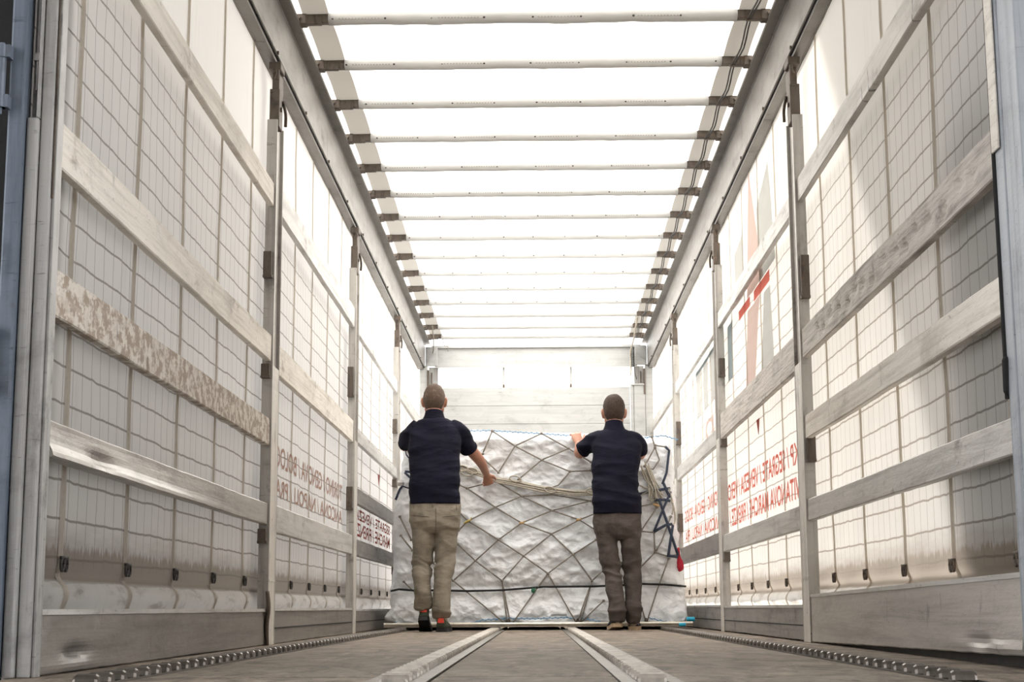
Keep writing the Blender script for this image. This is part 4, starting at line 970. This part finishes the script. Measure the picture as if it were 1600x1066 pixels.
man(dict(label='person in navy polo and khaki trousers with red-heeled shoes, pushing the load', base_y=7.42, head=at(678.5, 627.5, 7.69), hrot=Matrix.Rotation(0.06, 3, 'X'), neck=at(678.5, 652, 7.655), torso=T,
    hips=[(640.5, 719, 782, 7.475, 0.118), (640.5, 719.5, 797, 7.47, 0.122), (641, 719, 812, 7.465, 0.122), (643, 717, 825, 7.465, 0.112), (650, 708, 834, 7.465, 0.085)],
    legs=[legL, legR], feet=[(Vector((-0.806, 7.335, 0)), Vector((-0.800, 7.60, 0)), 0.088), (Vector((-0.680, 7.315, 0)), Vector((-0.655, 7.595, 0)), 0.0)],
    arms=[{'p': [at(713, 675, 7.63), at(733, 700, 7.76), at(751, 722, 7.90), wL], 'r': [0.052, 0.048, 0.045, 0.041, 0.033, 0.026], 'hand': (wL, Vector((0.12, 0.42, -0.55)), Vector((-0.2, 0.6, -0.5)), Vector((0.95, 0.15, 0.25)), 1.05)},
          {'p': [at(646, 675, 7.63), at(634, 694, 7.80), at(633, 698, 7.90), at(643, 702, 8.10)], 'r': [0.055, 0.048, 0.044, 0.038, 0.030, 0.026], 'hand': (at(643, 702, 8.10), Vector((0.05, 0.55, 0.8)), Vector((0, 1, -0.2)), Vector((1, 0, 0.2)), 0.25)}],
    sleeves=[{'p': [at(703, 670, 7.635), at(715, 676, 7.65), at(724, 688, 7.70), at(733.5, 702, 7.765)], 'r': [0.070, 0.073, 0.069, 0.064]}, {'p': [at(655, 670, 7.635), at(645, 677, 7.65), at(637, 686, 7.72), at(633.5, 694, 7.80)], 'r': [0.070, 0.070, 0.062, 0.056]}],
    skin=M['skin'], hair=M['hair'], hair_top=0.004, seed=1.3, hem_z=0.90, trouser_m=M['khaki'], pockets=[((646, 806), (670, 808)), ((691, 808), (713, 806)), ((681, 794), (681, 832)), ((646, 795), (646, 786)), ((676, 794), (676, 787)), ((713, 797), (713, 789))], shoe=(M['shoe_green'], M['sole_dark'], M['coral'])))
# man on the right
T = [(926, 1003.5, 804, 7.80, 0.134), (926.5, 1001.5, 790, 7.80, 0.128), (927.5, 996.5, 765, 7.825, 0.112), (926, 996, 740, 7.86, 0.114), (925, 999.5, 718, 7.895, 0.120), (924, 1001.5, 703, 7.92, 0.120), (925, 1000.5, 692, 7.935, 0.112), (928, 996, 684, 7.945, 0.100), (934, 988, 677.5, 7.955, 0.085), (942, 978, 672, 7.965, 0.072)]
legL = Lg([(948, 815, 7.80, 0.080, 0.100), (949, 850, 7.79, 0.075, 0.087), (955, 888, 7.79, 0.060, 0.066), (960.5, 925, 7.73, 0.062, 0.066), (963.5, 950, 7.70, 0.058, 0.060), (964.5, 971, 7.705, 0.052, 0.056)])
legR = Lg([(983, 815, 7.80, 0.082, 0.100), (985.5, 850, 7.80, 0.073, 0.085), (987.5, 888, 7.83, 0.061, 0.066), (989.5, 925, 7.81, 0.060, 0.064), (989.5, 950, 7.79, 0.053, 0.058), (989.5, 973, 7.80, 0.048, 0.054)])
wR = at(904, 694, 8.12)
man(dict(label='person in navy polo and dark grey trousers, one hand on the load top', base_y=7.78, head=at(959.5, 645, 8.00), hrot=Matrix.Rotation(0.05, 3, 'X'), neck=at(959.5, 668.5, 7.975), torso=T,
    hips=[(928, 1001.5, 797, 7.80, 0.114), (927.5, 1002, 812, 7.80, 0.120), (928.5, 1002, 826, 7.80, 0.118), (932, 1000, 836, 7.80, 0.105), (939, 993, 844, 7.80, 0.08)],
    legs=[legL, legR], feet=[(Vector((0.572, 7.665, 0)), Vector((0.545, 7.925, 0)), 0.025), (Vector((0.692, 7.775, 0)), Vector((0.725, 8.045, 0)), 0.0)],
    arms=[{'p': [at(930, 690, 7.94), at(910, 703, 8.02), at(905, 708, 8.08), wR], 'r': [0.055, 0.048, 0.046, 0.043, 0.034, 0.027], 'hand': (wR, Vector((-0.15, 0.40, 0.68)), Vector((0, 0.7, -0.6)), Vector((0.95, 0.1, 0.1)), 0.62)},
          {'p': [at(992, 690, 7.94), at(1000, 706, 8.03), at(999, 712, 8.08), at(985, 716, 8.14)], 'r': [0.055, 0.048, 0.044, 0.038, 0.030, 0.026], 'hand': (at(985, 716, 8.14), Vector((-0.2, 0.25, 0.8)), Vector((0, 1, -0.2)), Vector((-1, 0, 0.2)), 0.15)}],
    sleeves=[{'p': [at(941, 686, 7.955), at(929, 691, 7.96), at(918, 698, 7.99), at(909.5, 703.5, 8.02)], 'r': [0.068, 0.072, 0.066, 0.060]}, {'p': [at(980, 686, 7.955), at(992, 691, 7.96), at(998, 698, 8.0), at(999.5, 706, 8.04)], 'r': [0.068, 0.070, 0.062, 0.056]}],
    skin=M['skin2'], hair=M['hair2'], hair_top=0.014, seed=5.1, hem_z=0.84, trouser_m=M['greycloth'], pockets=[((934, 822), (937, 838)), ((937, 838), (952, 838)), ((952, 838), (954, 822)), ((975, 822), (977, 838)), ((977, 838), (996, 838)), ((996, 838), (997, 822)), ((963, 810), (965, 838))], shoe=(M['shoe_navy'], M['sole_tan'], M['shoe_navy'])))
